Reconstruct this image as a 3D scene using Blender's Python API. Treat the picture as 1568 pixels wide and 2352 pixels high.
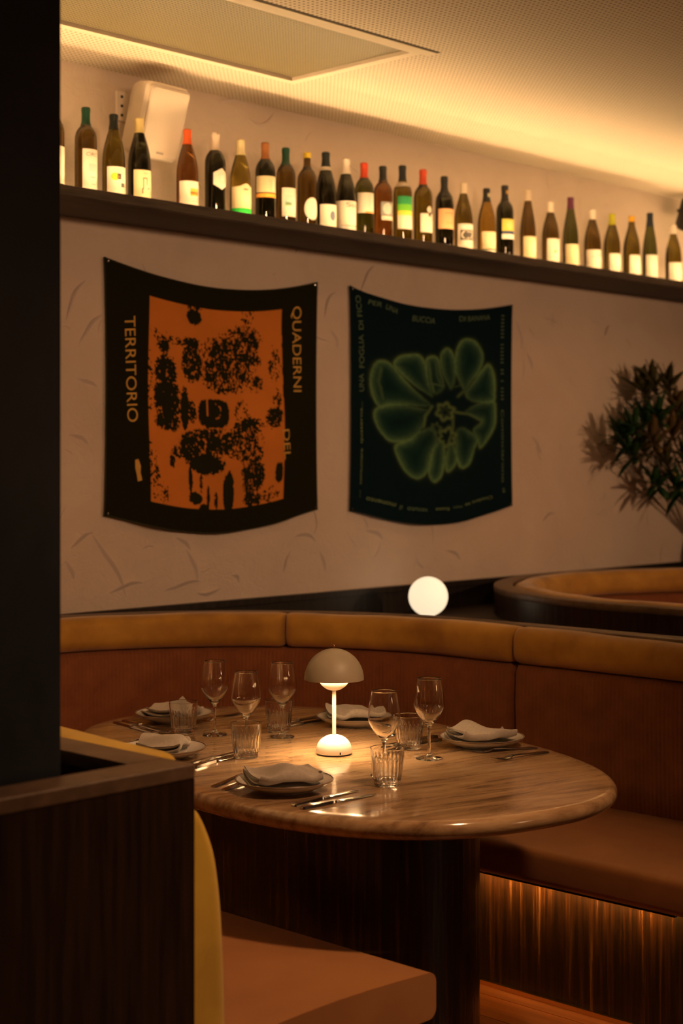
import bpy, math, random
import numpy as np
from mathutils import Vector, Matrix

for o in list(bpy.data.objects):
    bpy.data.objects.remove(o, do_unlink=True)
scene = bpy.context.scene
C = scene.collection
PI = math.pi
random.seed(7)

# ------------------------------------------------------------------ camera
FPX, HY, EYE = 3600.0, 1063.0, 1.52
YAW = math.atan2(.692, .722)
FX, FY = math.cos(YAW), math.sin(YAW)
RX, RY = FY, -FX
cam_d = bpy.data.cameras.new('camera')
cam = bpy.data.objects.new('camera', cam_d)
C.objects.link(cam)
cam.location = (0, 0, EYE)
cam.rotation_euler = (PI / 2, 0, YAW - PI / 2)
cam_d.sensor_fit = 'VERTICAL'
cam_d.sensor_height = 36
cam_d.lens = 36 * FPX / 2352
cam_d.shift_y = -(1176 - HY) / 2352
cam_d.clip_start = .05
cam_d.dof.use_dof = True
cam_d.dof.focus_distance = 4.05
cam_d.dof.aperture_fstop = 3.2
scene.camera = cam
vs = scene.view_settings
vs.view_transform = 'Standard'
vs.look = 'None'
vs.exposure = 0
vs.gamma = 1
vs.use_curve_mapping = False

w = bpy.data.worlds.new('world')
scene.world = w
w.use_nodes = True
w.node_tree.nodes['Background'].inputs[0].default_value = (.02, .011, .006, 1)
w.node_tree.nodes['Background'].inputs[1].default_value = 1

WARM = (1, .54, .27)
def point_lamp(name, loc, power, radius, col=WARM):
    l = bpy.data.lights.new(name, 'POINT')
    l.energy = power
    l.color = col
    l.shadow_soft_size = radius
    o = bpy.data.objects.new(name, l)
    o.location = loc
    C.objects.link(o)
    return o
def spot_lamp(name, loc, aim, power, deg, blend=.6, radius=.08, col=WARM):
    l = bpy.data.lights.new(name, 'SPOT')
    l.energy = power
    l.color = col
    l.spot_size = math.radians(deg)
    l.spot_blend = blend
    l.shadow_soft_size = radius
    o = bpy.data.objects.new(name, l)
    o.location = loc
    o.rotation_euler = (Vector(aim) - Vector(loc)).to_track_quat('-Z', 'Y').to_euler()
    C.objects.link(o)
    return o
# unseen spots washing the plaster wall (all behind or beside the camera)
spot_lamp('unseen_wall_spot', (7.5, -.6, 2.55), (5.8, 4.6, 1.55), 255, 62, 1, .10)
spot_lamp('unseen_wall_spot', (1.6, .2, 2.62), (3.9, 4.6, 1.75), 190, 52, 1, .10)  # added so the left part of the wall is equally bright
spot_lamp('ceiling_downlight', (2.75, 1.05, 2.93), (2.4, 2.5, .6), 190, 66, 1, .09)
point_lamp('unseen_fill_light', (5.5, -4.6, 2.2), 60, .22)  # unseen fill added far across the room for soft frontal light

def unp(px, py, z):
    d = (EYE - z) * FPX / (py - HY)
    u = (px - 784) / FPX
    return (d * (FX + u * RX), d * (FY + u * RY))
def px_to_x(px, Y):
    u = (px - 784) / FPX
    return Y * (FX + RX * u) / (FY + RY * u)
def px_wall(px, py, Y):
    X = px_to_x(px, Y)
    d = X * FX + Y * FY
    return X, EYE - (py - HY) * d / FPX

# ------------------------------------------------------------------ materials
def lin(r, g, b):
    def f(c):
        c /= 255
        return c / 12.92 if c < .04045 else ((c + .055) / 1.055) ** 2.4
    return (f(r), f(g), f(b), 1)

def mat(name, col, rough=.5, metal=0, trans=0, ior=1.45, emis=None, estr=0, sheen=0, coat=0, spec=None):
    m = bpy.data.materials.new(name)
    m.use_nodes = True
    b = m.node_tree.nodes['Principled BSDF']
    b.inputs['Base Color'].default_value = (*col[:3], 1)
    b.inputs['Roughness'].default_value = rough
    b.inputs['Metallic'].default_value = metal
    b.inputs['Transmission Weight'].default_value = trans
    b.inputs['IOR'].default_value = ior
    b.inputs['Sheen Weight'].default_value = sheen
    b.inputs['Coat Weight'].default_value = coat
    if spec is not None:
        b.inputs['Specular IOR Level'].default_value = spec
    if emis:
        b.inputs['Emission Color'].default_value = (*emis[:3], 1)
        b.inputs['Emission Strength'].default_value = estr
    return m
def nodes(m):
    nt = m.node_tree
    return nt, nt.nodes, nt.links, nt.nodes['Principled BSDF']
def add(nt, typ, **kw):
    n = nt.nodes.new(typ)
    for k, v in kw.items():
        setattr(n, k, v)
    return n
def coords(nt, scale=(1, 1, 1), rot=(0, 0, 0), kind='Object'):
    tc = add(nt, 'ShaderNodeTexCoord')
    mp = add(nt, 'ShaderNodeMapping')
    mp.inputs['Scale'].default_value = scale
    mp.inputs['Rotation'].default_value = rot
    nt.links.new(tc.outputs[kind], mp.inputs['Vector'])
    return mp.outputs['Vector']
def noise(nt, vec, scale, detail=3, rough=.5, dist=0):
    n = add(nt, 'ShaderNodeTexNoise')
    n.inputs['Scale'].default_value = scale
    n.inputs['Detail'].default_value = detail
    n.inputs['Roughness'].default_value = rough
    n.inputs['Distortion'].default_value = dist
    nt.links.new(vec, n.inputs['Vector'])
    return n.outputs['Fac']
def ramp(nt, fac, stops):
    r = add(nt, 'ShaderNodeValToRGB')
    e = r.color_ramp.elements
    while len(e) < len(stops):
        e.new(.5)
    for i, (p, c) in enumerate(stops):
        e[i].position = p
        e[i].color = (*c[:3], 1)
    nt.links.new(fac, r.inputs['Fac'])
    return r.outputs['Color']
def bump(nt, h, bsdf, strength, dist):
    b = add(nt, 'ShaderNodeBump')
    b.inputs['Strength'].default_value = strength
    b.inputs['Distance'].default_value = dist
    nt.links.new(h, b.inputs['Height'])
    nt.links.new(b.outputs['Normal'], bsdf.inputs['Normal'])
def math_n(nt, op, a, b=None):
    n = add(nt, 'ShaderNodeMath', operation=op)
    for i, v in enumerate((a, b)):
        if v is None:
            continue
        if isinstance(v, (int, float)):
            n.inputs[i].default_value = v
        else:
            nt.links.new(v, n.inputs[i])
    return n.outputs[0]

M = {}
def noisy(name, c1, c2, scale, rough, stretch=(1, 1, 1), bmp=0, bdist=.002, det=4, lo=.3, hi=.7, **kw):
    m = mat(name, c1, rough, **kw)
    nt, N, L, b = nodes(m)
    v = coords(nt, stretch)
    f = noise(nt, v, scale, det, .55)
    L.new(ramp(nt, f, [(lo, c1), (hi, c2)]), b.inputs['Base Color'])
    if bmp:
        bump(nt, f, b, bmp, bdist)
    M[name] = m
    return m

# plaster
m = mat('plaster', (.72, .63, .58), .85)
nt, N, L, b = nodes(m)
v = coords(nt)
f1 = noise(nt, v, 2.2, 5, .6, .6)
f2 = noise(nt, v, 60, 4, .6)
L.new(ramp(nt, f1, [(.3, (.59, .50, .43)), (.7, (.67, .57, .49))]), b.inputs['Base Color'])
v2 = coords(nt, (1, 1, 1.3))
f3 = noise(nt, v2, 7, 3, .5, 2.2)
rid = math_n(nt, 'ABSOLUTE', math_n(nt, 'SUBTRACT', f3, .5))
rid = math_n(nt, 'MINIMUM', math_n(nt, 'MULTIPLY', rid, 14), 1)
h = math_n(nt, 'ADD', math_n(nt, 'MULTIPLY', f2, .25), math_n(nt, 'MULTIPLY', rid, .10))
h = math_n(nt, 'ADD', h, math_n(nt, 'MULTIPLY', f1, .8))
bump(nt, h, b, .6, .012)
M['plaster'] = m
M['plaster_mark'] = mat('plaster_mark', (.62, .53, .49), .9)

def perforated(name, base, hole, s, r, rough=.7, metal=0):
    m = mat(name, base, rough, metal)
    nt, N, L, b = nodes(m)
    tc = add(nt, 'ShaderNodeTexCoord')
    sp = add(nt, 'ShaderNodeSeparateXYZ')
    L.new(tc.outputs['Object'], sp.inputs[0])
    d = []
    for ax in 'XY':
        fr = math_n(nt, 'FRACT', math_n(nt, 'ADD', math_n(nt, 'DIVIDE', sp.outputs[ax], s), 500))
        q = math_n(nt, 'SUBTRACT', fr, .5)
        d.append(math_n(nt, 'MULTIPLY', q, q))
    rr = math_n(nt, 'SQRT', math_n(nt, 'ADD', d[0], d[1]))
    k = math_n(nt, 'LESS_THAN', rr, r / s)
    mx = add(nt, 'ShaderNodeMix', data_type='RGBA')
    L.new(k, mx.inputs['Factor'])
    mx.inputs['A'].default_value = (*base, 1)
    mx.inputs['B'].default_value = (*hole, 1)
    L.new(mx.outputs['Result'], b.inputs['Base Color'])
    M[name] = m
perforated('ceiling_board', (.72, .64, .54), (.22, .15, .08), .020, .0044)
perforated('metal_mesh', (.26, .22, .13), (.05, .04, .02), .0135, .0046, .5)
M['ceiling_plain'] = mat('ceiling_plain', (.74, .66, .56), .7)
M['shadow_gap'] = mat('shadow_gap', (.05, .035, .02), .8)

noisy('dark_wood', (.012, .006, .004), (.045, .022, .012), 9, .35, (6, 6, .35), .15, .001, spec=.25)
noisy('cap_wood', (.10, .06, .035), (.18, .11, .065), 8, .42, (3, 3, 3), .1, .001)
noisy('shelf_wood', (.050, .040, .031), (.095, .077, .060), 10, .55, (.6, 8, 8), .2, .001, spec=.25)
noisy('black_panel', (.010, .008, .007), (.025, .018, .014), 8, .4, (6, 6, .4), .1, .001, spec=.25)
noisy('column_paint', (.012, .016, .021), (.027, .033, .040), 7, .38, (1, 1, .6), .25, .003, spec=.25)
noisy('ledge_paint', (.015, .010, .008), (.035, .025, .018), 9, .5, spec=.25)
noisy('dark_wall', (.05, .03, .02), (.09, .055, .035), 3, .7)
# streaky veneer for the bench plinth and the table pedestal
m = mat('veneer', (.05, .02, .01), .3)
nt, N, L, b = nodes(m)
v = coords(nt, (1, 1, .03))
f = noise(nt, v, 70, 4, .65)
L.new(ramp(nt, f, [(.40, (.007, .003, .0015)), (.56, (.030, .013, .0055)), (.74, (.15, .075, .030))]), b.inputs['Base Color'])
L.new(ramp(nt, f, [(.3, (.45, .45, .45)), (.7, (.22, .22, .22))]), b.inputs['Roughness'])
bump(nt, f, b, .25, .001)
M['veneer'] = m
noisy('corduroy', (.20, .060, .017), (.27, .086, .025), 14, .85, bmp=.2, bdist=.002, sheen=.15)
noisy('mustard_velvet', (.31, .135, .012), (.62, .33, .038), 5, .7, bmp=.08, bdist=.003, sheen=.35)
noisy('mustard_velvet_lit', (.55, .33, .016), (.74, .47, .030), 7, .7, bmp=.08, bdist=.003, sheen=.35)  # mustard velvet brightened: light on the nap is put into the colour
noisy('seat_leather', (.31, .118, .026), (.39, .158, .038), 5, .55, bmp=.12, bdist=.002, sheen=.2)
noisy('seat_piping', (.16, .06, .02), (.20, .08, .03), 20, .6)
noisy('floor_wood', (.15, .062, .024), (.28, .125, .05), 5, .28, (7, .8, 7), .15, .001)
M['brass_trim'] = mat('brass_trim', (.75, .55, .32), .22, 1)
# stone table top
m = mat('brown_stone', (.4, .25, .12), .13)
nt, N, L, b = nodes(m)
v = coords(nt, (1, 5, 5), (0, 0, math.radians(60)))
f = noise(nt, v, 2.2, 9, .70, 1.6)
va = coords(nt, (1, 12, 9), (0, 0, math.radians(55)))
f_b = noise(nt, va, 3.0, 6, .65, .8)
ff = math_n(nt, 'ADD', math_n(nt, 'MULTIPLY', f, .62), math_n(nt, 'MULTIPLY', f_b, .38))
L.new(ramp(nt, ff, [(.34, (.10, .052, .022)), (.43, (.24, .14, .068)), (.52, (.36, .225, .115)), (.60, (.42, .28, .15)), (.70, (.32, .19, .09))]), b.inputs['Base Color'])
b.inputs['Specular IOR Level'].default_value = .6
M['brown_stone'] = m
# tableware
M['clear_glass'] = mat('clear_glass', (1, 1, 1), .0, trans=1, ior=1.5)
M['porcelain'] = mat('porcelain', (.62, .57, .50), .22, coat=.3)
M['plate_rim'] = mat('plate_rim', (.20, .13, .08), .3)
noisy('linen', (.37, .32, .265), (.44, .385, .32), 160, .9, bmp=.25, bdist=.0008, sheen=.2)
M['steel'] = mat('steel', (.62, .58, .54), .16, 1)
M['lamp_beige'] = mat('lamp_beige', (.36, .31, .22), .45)
M['lamp_white'] = mat('lamp_white', (.85, .80, .72), .4)
M['lamp_copper'] = mat('lamp_copper', (.5, .27, .16), .25, 1)
M['rubber'] = mat('rubber', (.01, .01, .01), .6)
M['lamp_led'] = mat('lamp_led', (1, 1, 1), .5, emis=(1, .62, .30), estr=25)
M['lamp_ring'] = mat('lamp_ring', (1, 1, 1), .5, emis=(1, .63, .31), estr=115)  # glow of the emitter added under the lamp shade
M['globe_glow'] = mat('globe_glow', (1, .95, .85), .4, emis=(1, .80, .54), estr=.96)
M['shelf_led'] = mat('shelf_led', (1, 1, 1), .5, emis=(1, .60, .25), estr=430)
M['bench_led'] = mat('bench_led', (1, 1, 1), .5, emis=(1, .45, .09), estr=160)
M['speaker_white'] = mat('speaker_white', (.70, .62, .54), .5)
M['speaker_grille'] = mat('speaker_grille', (.66, .58, .50), .6)
nt, N, L, b = nodes(M['speaker_grille'])
bump(nt, noise(nt, coords(nt), 500, 2), b, .5, .002)
M['black_plastic'] = mat('black_plastic', (.012, .011, .010), .5)
M['grey_plastic'] = mat('grey_plastic', (.35, .32, .29), .5)
M['vase_dark'] = mat('vase_dark', (.015, .012, .010), .3)
noisy('leaf_green', (.007, .038, .010), (.028, .085, .018), 12, .4)
noisy('leaf_olive', (.035, .038, .010), (.085, .075, .020), 12, .45)
noisy('leaf_brown', (.075, .050, .016), (.15, .095, .032), 12, .5)
noisy('branch_bark', (.03, .018, .01), (.06, .035, .02), 30, .8)
# printed cloth: colour comes from the print stored on the mesh
m = mat('printed_cloth', (.1, .1, .1), .95, spec=.1)
nt, N, L, b = nodes(m)
at = add(nt, 'ShaderNodeAttribute', attribute_name='print')
L.new(at.outputs['Color'], b.inputs['Base Color'])
bump(nt, noise(nt, coords(nt), 420, 2), b, .25, .001)
M['printed_cloth'] = m
M['print_ochre'] = mat('print_ochre', (.62, .36, .08), .9)
M['print_sage'] = mat('print_sage', (.10, .17, .10), .9)
M['print_sage_light'] = mat('print_sage_light', (.17, .25, .11), .9)
_cm = {}
def cm(col, rough=.55, key='paint'):
    k = (tuple(col), rough)
    if k not in _cm:
        _cm[k] = mat('%s_%d' % (key, len(_cm)), col, rough)
    return _cm[k]
_gm = {}
def gm(col):
    if col not in _gm:
        _gm[col] = mat('bottle_glass_%d' % len(_gm), col, .02, trans=1, ior=1.5)
    return _gm[col]

# ------------------------------------------------------------------ mesh helpers
def me(name, verts, faces, smooth=False, angle=None):
    d = bpy.data.meshes.new(name)
    d.from_pydata([tuple(p) for p in verts], [], faces)
    if smooth:
        d.polygons.foreach_set('use_smooth', [True] * len(d.polygons))
        if angle is not None:
            d.set_sharp_from_angle(angle=angle)
    d.update()
    return d
def ob(name, mesh, m, parent=None, loc=(0, 0, 0), rot=(0, 0, 0), scale=(1, 1, 1)):
    if m is not None and not mesh.materials:
        mesh.materials.append(M[m] if isinstance(m, str) else m)
    o = bpy.data.objects.new(name, mesh)
    C.objects.link(o)
    o.location = loc
    o.rotation_euler = rot
    o.scale = scale
    if parent is not None:
        o.parent = parent
    return o
def tag(o, label, cat, group=None):
    o['label'] = label
    o['category'] = cat
    if group:
        o['group'] = group
    return o
def thing(name, label, cat, loc=(0, 0, 0), rotz=0, group=None):
    o = bpy.data.objects.new(name, None)
    o.empty_display_size = .05
    C.objects.link(o)
    o.location = loc
    o.rotation_euler = (0, 0, rotz)
    return tag(o, label, cat, group)
def struct(o):
    o['kind'] = 'structure'
    return o
def box_data(x0, x1, y0, y1, z0, z1):
    v = [(x, y, z) for z in (z0, z1) for y in (y0, y1) for x in (x0, x1)]
    f = [(0, 2, 3, 1), (4, 5, 7, 6), (0, 1, 5, 4), (2, 6, 7, 3), (0, 4, 6, 2), (1, 3, 7, 5)]
    return v, f
def box(name, m, x0, x1, y0, y1, z0, z1, parent=None, bev=0):
    v, f = box_data(x0, x1, y0, y1, z0, z1)
    d = me(name, v, f)
    o = ob(name, d, m, parent)
    if bev:
        b = o.modifiers.new('bevel', 'BEVEL')
        b.width = bev
        b.segments = 3
    return o
def lathe(prof, seg=48, closed=False, rmod=None, cap=True):
    """prof: list of (r,z); rmod(angle, r, z) -> r"""
    v, f = [], []
    n = len(prof)
    for (r, z) in prof:
        for k in range(seg):
            a = 2 * PI * k / seg
            q = rmod(a, r, z) if rmod else r
            v.append((q * math.cos(a), q * math.sin(a), z))
    for i in range(n if closed else n - 1):
        i2 = (i + 1) % n
        for k in range(seg):
            k2 = (k + 1) % seg
            f.append((i * seg + k, i * seg + k2, i2 * seg + k2, i2 * seg + k))
    if not closed and cap:
        if prof[0][0] > 1e-6:
            f.append(tuple(range(seg))[::-1])
        if prof[-1][0] > 1e-6:
            f.append(tuple((n - 1) * seg + k for k in range(seg)))
    return v, f
def catmull(pts, k=6):
    out = []
    P = [pts[0]] + list(pts) + [pts[-1]]
    for i in range(1, len(P) - 2):
        p0, p1, p2, p3 = (np.array(P[j], float) for j in (i - 1, i, i + 1, i + 2))
        for t in np.linspace(0, 1, k, endpoint=False):
            out.append(tuple(.5 * (2 * p1 + (p2 - p0) * t + (2 * p0 - 5 * p1 + 4 * p2 - p3) * t * t + (3 * p1 - p0 - 3 * p2 + p3) * t ** 3)))
    out.append(tuple(pts[-1]))
    return out
def fix_normals(d):
    import bmesh
    bm = bmesh.new()
    bm.from_mesh(d)
    bmesh.ops.remove_doubles(bm, verts=bm.verts, dist=1e-6)
    bmesh.ops.recalc_face_normals(bm, faces=bm.faces)
    bm.to_mesh(d)
    bm.free()
    return d
def lathe_mesh(name, prof, seg=48, closed=False, rmod=None, angle=.7, cap=True):
    v, f = lathe(prof, seg, closed, rmod, cap)
    d = me(name, v, f)
    fix_normals(d)
    d.polygons.foreach_set('use_smooth', [True] * len(d.polygons))
    if angle:
        d.set_sharp_from_angle(angle=angle)
    return d
def tube(pts, rad, seg=8):
    v, f = [], []
    n = len(pts)
    for i, p in enumerate(pts):
        p = Vector(p)
        t = (Vector(pts[min(i + 1, n - 1)]) - Vector(pts[max(i - 1, 0)])).normalized()
        a = t.cross(Vector((0, 0, 1)))
        if a.length < .1:
            a = t.cross(Vector((1, 0, 0)))
        a.normalize()
        b = t.cross(a)
        r = rad[i] if isinstance(rad, (list, tuple)) else rad
        for k in range(seg):
            q = 2 * PI * k / seg
            v.append(p + a * (r * math.cos(q)) + b * (r * math.sin(q)))
    for i in range(n - 1):
        for k in range(seg):
            k2 = (k + 1) % seg
            f.append((i * seg + k, i * seg + k2, (i + 1) * seg + k2, (i + 1) * seg + k))
    f.append(tuple(range(seg))[::-1])
    f.append(tuple((n - 1) * seg + k for k in range(seg)))
    return v, f

# ------------------------------------------------------------------ the room
YW, ZC = 4.60, 2.96
X0R, X1R, Y0R = -3.2, 9.6, -6.4
floor = struct(box('floor', 'shadow_gap', X0R, X1R, Y0R, YW, -.12, -.02))
PW = .14
pv, pf = box_data(-PW / 2 + .0012, PW / 2 - .0012, 0, 1, -.02, 0)
pm = me('plank', pv, pf)
pm.materials.append(M['floor_wood'])
k = 0
x = X0R + PW / 2
while x < X1R:
    yj = Y0R + (k * 1.37 % 3.1) + 2.0
    ys = [Y0R, yj, yj + 3.6, YW]
    for a, b_ in zip(ys[:-1], ys[1:]):
        b_ = min(b_, YW)
        if b_ - a > .05:
            ob('plank', pm, None, floor, (x, a, 0), (0, 0, 0), (1, b_ - a - .002, 1))
    x += PW
    k += 1
wall = struct(box('wall_back', 'plaster', X0R, X1R, YW, YW + .12, 0, ZC))
struct(box('wall_right', 'dark_wall', X1R, X1R + .1, Y0R, YW, 0, ZC))
struct(box('wall_left', 'dark_wall', X0R - .1, X0R, Y0R, YW, 0, ZC))
struct(box('wall_front', 'dark_wall', X0R, X1R, Y0R - .1, Y0R, 0, ZC))

# ceiling of perforated board with a recess for the return-air mesh
GX0, GX1, GY0, GY1 = 2.05, 4.135, 3.63, 4.22
ceil = struct(ob('ceiling', me('ceiling', *box_data(X0R, X1R, Y0R, GY0 - .075, ZC, ZC + .06)), 'ceiling_board'))
for nm, bb in (('ceiling_board', (X0R, GX0 - .03, GY0 - .075, YW)), ('ceiling_board', (GX1 + .035, X1R, GY0 - .075, YW)), ('ceiling_board', (GX0 - .03, GX1 + .035, GY1 + .028, YW))):
    ob(nm, me(nm, *box_data(*bb, ZC, ZC + .06)), 'ceiling_board', ceil)
g = thing('air_grille', 'perforated metal return-air panel set flush in the ceiling beside the wall', 'air vent')
ob('mesh_sheet', me('mesh_sheet', *box_data(GX0, GX1, GY0, GY1, ZC + .012, ZC + .02)), 'metal_mesh', g)
for bb in ((GX0 - .03, GX1 + .035, GY1, GY1 + .028), (GX0 - .03, GX1 + .035, GY0 - .06, GY0), (GX1, GX1 + .035, GY0, GY1), (GX0 - .03, GX0, GY0, GY1)):
    ob('frame_edge', me('frame_edge', *box_data(*bb, ZC - .002, ZC + .03)), 'ceiling_plain', g)
ob('hinge_gap', me('hinge_gap', *box_data(GX0 - .03, GX1 + .075, GY0 - .075, GY0 - .06, ZC - .001, ZC + .03)), 'shadow_gap', g)
ob('frame_edge', me('frame_edge', *box_data(GX1 + .035, GX1 + .075, GY0 - .06, GY0 - .02, ZC - .0015, ZC + .03)), 'ceiling_plain', g)

# trowel marks left in the plaster: low curved ridges with one steep side
def ridge(cx, cz, L, ang, curve, hgt, wid):
    n = 14
    v, f = [], []
    for i in range(n + 1):
        t = i / n - .5
        s = math.sin(PI * (i / n)) ** .7
        lx, lz = t * L, curve * L * (1 - 4 * t * t) + .012 * L * math.sin(9 * t)
        X = cx + lx * math.cos(ang) - lz * math.sin(ang)
        Z = cz + lx * math.sin(ang) + lz * math.cos(ang)
        nx, nz = -math.sin(ang), math.cos(ang)
        ww = wid * (.2 + .8 * s)
        hh = hgt * s
        v += [(X - nx * ww, YW + .0004, Z - nz * ww), (X + nx * ww * .15, YW - hh, Z + nz * ww * .15), (X + nx * ww * .35, YW + .0004, Z + nz * ww * .35)]
    for i in range(n):
        a = 3 * i
        f += [(a, a + 3, a + 4, a + 1), (a + 1, a + 4, a + 5, a + 2)]
    return v, f
rv, rf = [], []
def add_ridge(*a):
    v, f = ridge(*a)
    o = len(rv)
    rv.extend(v)
    rf.extend([tuple(i + o for i in q) for q in f])
for (px, py, Lp, angd, cu) in ((175, 690, 90, 62, .12), (210, 755, 80, 48, .1), (600, 262, 70, 20, -.25), (540, 240, 90, 5, .1), (760, 700, 60, 60, .2), (765, 780, 40, -60, .2),
        (250, 1300, 150, -55, .06), (420, 1345, 90, 10, .05), (540, 1330, 25, -40, .3), (480, 1355, 60, 8, -.08), (965, 1285, 40, -55, -.2), (1040, 1275, 45, -25, .15),
        (160, 1310, 40, -60, .1), (190, 1240, 60, 30, .1), (420, 1250, 45, -35, .15), (440, 1300, 70, -65, .1), (700, 1240, 60, -10, .2), (1190, 770, 60, -70, .12),
        (1215, 830, 35, -60, .1), (1395, 760, 28, 50, .2), (690, 560, 50, 60, .1), (845, 640, 70, 55, .1), (180, 1010, 50, -20, .15), (200, 880, 50, -15, .1),
        (1260, 1190, 40, 20, .2), (740, 1290, 40, -70, .1), (660, 1290, 45, 65, .1), (860, 1230, 50, -20, .15), (1230, 1020, 40, -50, .1), (290, 1350, 80, 12, .08)):
    X, Z = px_wall(px, py, YW)
    d = X * FX + YW * FY
    add_ridge(X, Z, Lp * d / FPX * 1.25, math.radians(angd), cu, .0085, .012)
rr = random.Random(5)
for i in range(190):
    add_ridge(rr.uniform(2.6, 8.5), rr.choice([rr.uniform(.98, 2.38), rr.uniform(.98, 2.38), rr.uniform(2.5, 2.93)]), rr.uniform(.03, .14), rr.uniform(0, PI), rr.uniform(-.25, .25), rr.uniform(.0015, .0045), rr.uniform(.003, .008))
tm = ob('trowel_marks', me('trowel_marks', rv, rf, True, .5), 'plaster_mark', wall)
tm['kind'] = 'stuff'

# dark wainscot and its cap rail along the back wall
wp = struct(box('trim_1', 'black_panel', X0R, X1R, YW - .018, YW - .0005, 0, .955))
struct(box('trim_2', 'black_panel', X0R, X1R, YW - .03, YW - .0005, .9555, .98))

# steel column standing in the gap between two booths
col = box('column', 'column_paint', 1.20, 1.634, 2.24, 2.66, 0, ZC, bev=.006)
struct(col)
col.name = 'wall_column'

# ------------------------------------------------------------------ wall shelf with light strip
SY, SZ0, SZ1 = 4.25, 2.4024, 2.4397
SX0, SX1 = -1.0, 8.6
sh = thing('wall_shelf', 'long dark timber wine shelf running along the plaster wall', 'shelf', (3.8, YW, SZ0))
def sub(o):           # keep world placement for parts of an Empty that is not at the origin
    o.matrix_parent_inverse = Matrix.Translation(-Vector(o.parent.location))
    return o
sub(box('board', 'shelf_wood', SX0, SX1, SY + .006, YW - .0005, SZ0, SZ1 - .003, sh, .0015))
sub(box('front_lip', 'shelf_wood', SX0, SX1, SY, SY + .0055, SZ0 + .004, SZ1 + .0010, sh, .0008))
ca_, sa_ = math.cos(math.radians(24)), math.sin(math.radians(24))
sv = []
for x_ in (SX0, SX1):
    for (a_, b_) in ((-.0028, -.0006), (.0028, -.0006), (.0028, .0004), (-.0028, .0004)):
        sv.append((x_, SY + .0105 + a_ * ca_ - b_ * sa_, SZ1 - .0006 + a_ * sa_ + b_ * ca_))
sub(ob('light_strip', me('light_strip', sv, [(0, 1, 2, 3), (7, 6, 5, 4), (0, 4, 5, 1), (1, 5, 6, 2), (2, 6, 7, 3), (3, 7, 4, 0)]), 'shelf_led', sh))

# ------------------------------------------------------------------ curved booths
BCX, BCY, BR, YE = 3.0, 3.355, 1.157, 2.13
LST = BCY - YE
LTOT = 2 * LST + PI * BR
def upt(s):
    if s <= LST:
        return (BCX - BR, YE + s), (1, 0)
    if s >= LST + PI * BR:
        return (BCX + BR, BCY - (s - LST - PI * BR)), (-1, 0)
    a = PI - (s - LST) / BR
    return (BCX + BR * math.cos(a), BCY + BR * math.sin(a)), (-math.cos(a), -math.sin(a))
def sweep(name, s0, s1, n, prof, m, parent, closed=True, endround=0, wob=None, smooth=True, ang=.6, rib=0):
    P = len(prof)
    ss = list(np.linspace(s0, s1, n + 1))
    if endround:
        ex = [endround * q for q in (.02, .08, .2, .4, .7, 1)]
        ss = sorted(set([s0, s1] + [s0 + q for q in ex] + [s1 - q for q in ex] + [s for s in ss if s0 + endround < s < s1 - endround]))
    co = sum(p[0] for p in prof) / P
    cz = sum(p[1] for p in prof) / P
    v, f = [], []
    for s in ss:
        (x, y), (nx, ny) = upt(s)
        k = 1
        if endround:
            e = min(s - s0, s1 - s) / endround
            k = 1 if e >= 1 else .62 + .38 * math.sqrt(max(0, 1 - (1 - e) ** 2))
        for j, (o, z) in enumerate(prof):
            if k < 1:
                o = max(o, 0) * (k ** 1.0) if o > 0 else o
                z = cz + (z - cz) * (.86 + .14 * (k - .62) / .38)
            if wob:
                do, dz = wob(s, o, z, j)
                o += do
                z += dz
            v.append((x + nx * o - BCX, y + ny * o - BCY, z))
    R = len(ss)
    for i in range(R - 1):
        for j in range(P if closed else P - 1):
            j2 = (j + 1) % P
            f.append((i * P + j, i * P + j2, (i + 1) * P + j2, (i + 1) * P + j))
    if closed:
        f.append(tuple(range(P))[::-1])
        f.append(tuple((R - 1) * P + j for j in range(P)))
    d = me(name, v, f)
    fix_normals(d)
    if smooth:
        d.polygons.foreach_set('use_smooth', [True] * len(d.polygons))
        d.set_sharp_from_angle(angle=ang)
    return ob(name, d, m, parent)
def rrect(o0, o1, z0, z1, r, k=4):
    out = []
    for (cx_, cz_, a0) in ((o1 - r, z1 - r, 0), (o0 + r, z1 - r, PI / 2), (o0 + r, z0 + r, PI), (o1 - r, z0 + r, 3 * PI / 2)):
        for i in range(k + 1):
            a = a0 + PI / 2 * i / k
            out.append((cx_ + r * math.cos(a), cz_ + r * math.sin(a)))
    return out
RIB = .0148
SEAM_L, SEAM_R = LST - .23, LST + PI * BR + .23
A1, A2 = LST + PI * BR * (36 / 180), LST + PI * BR * (144 / 180)
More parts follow.
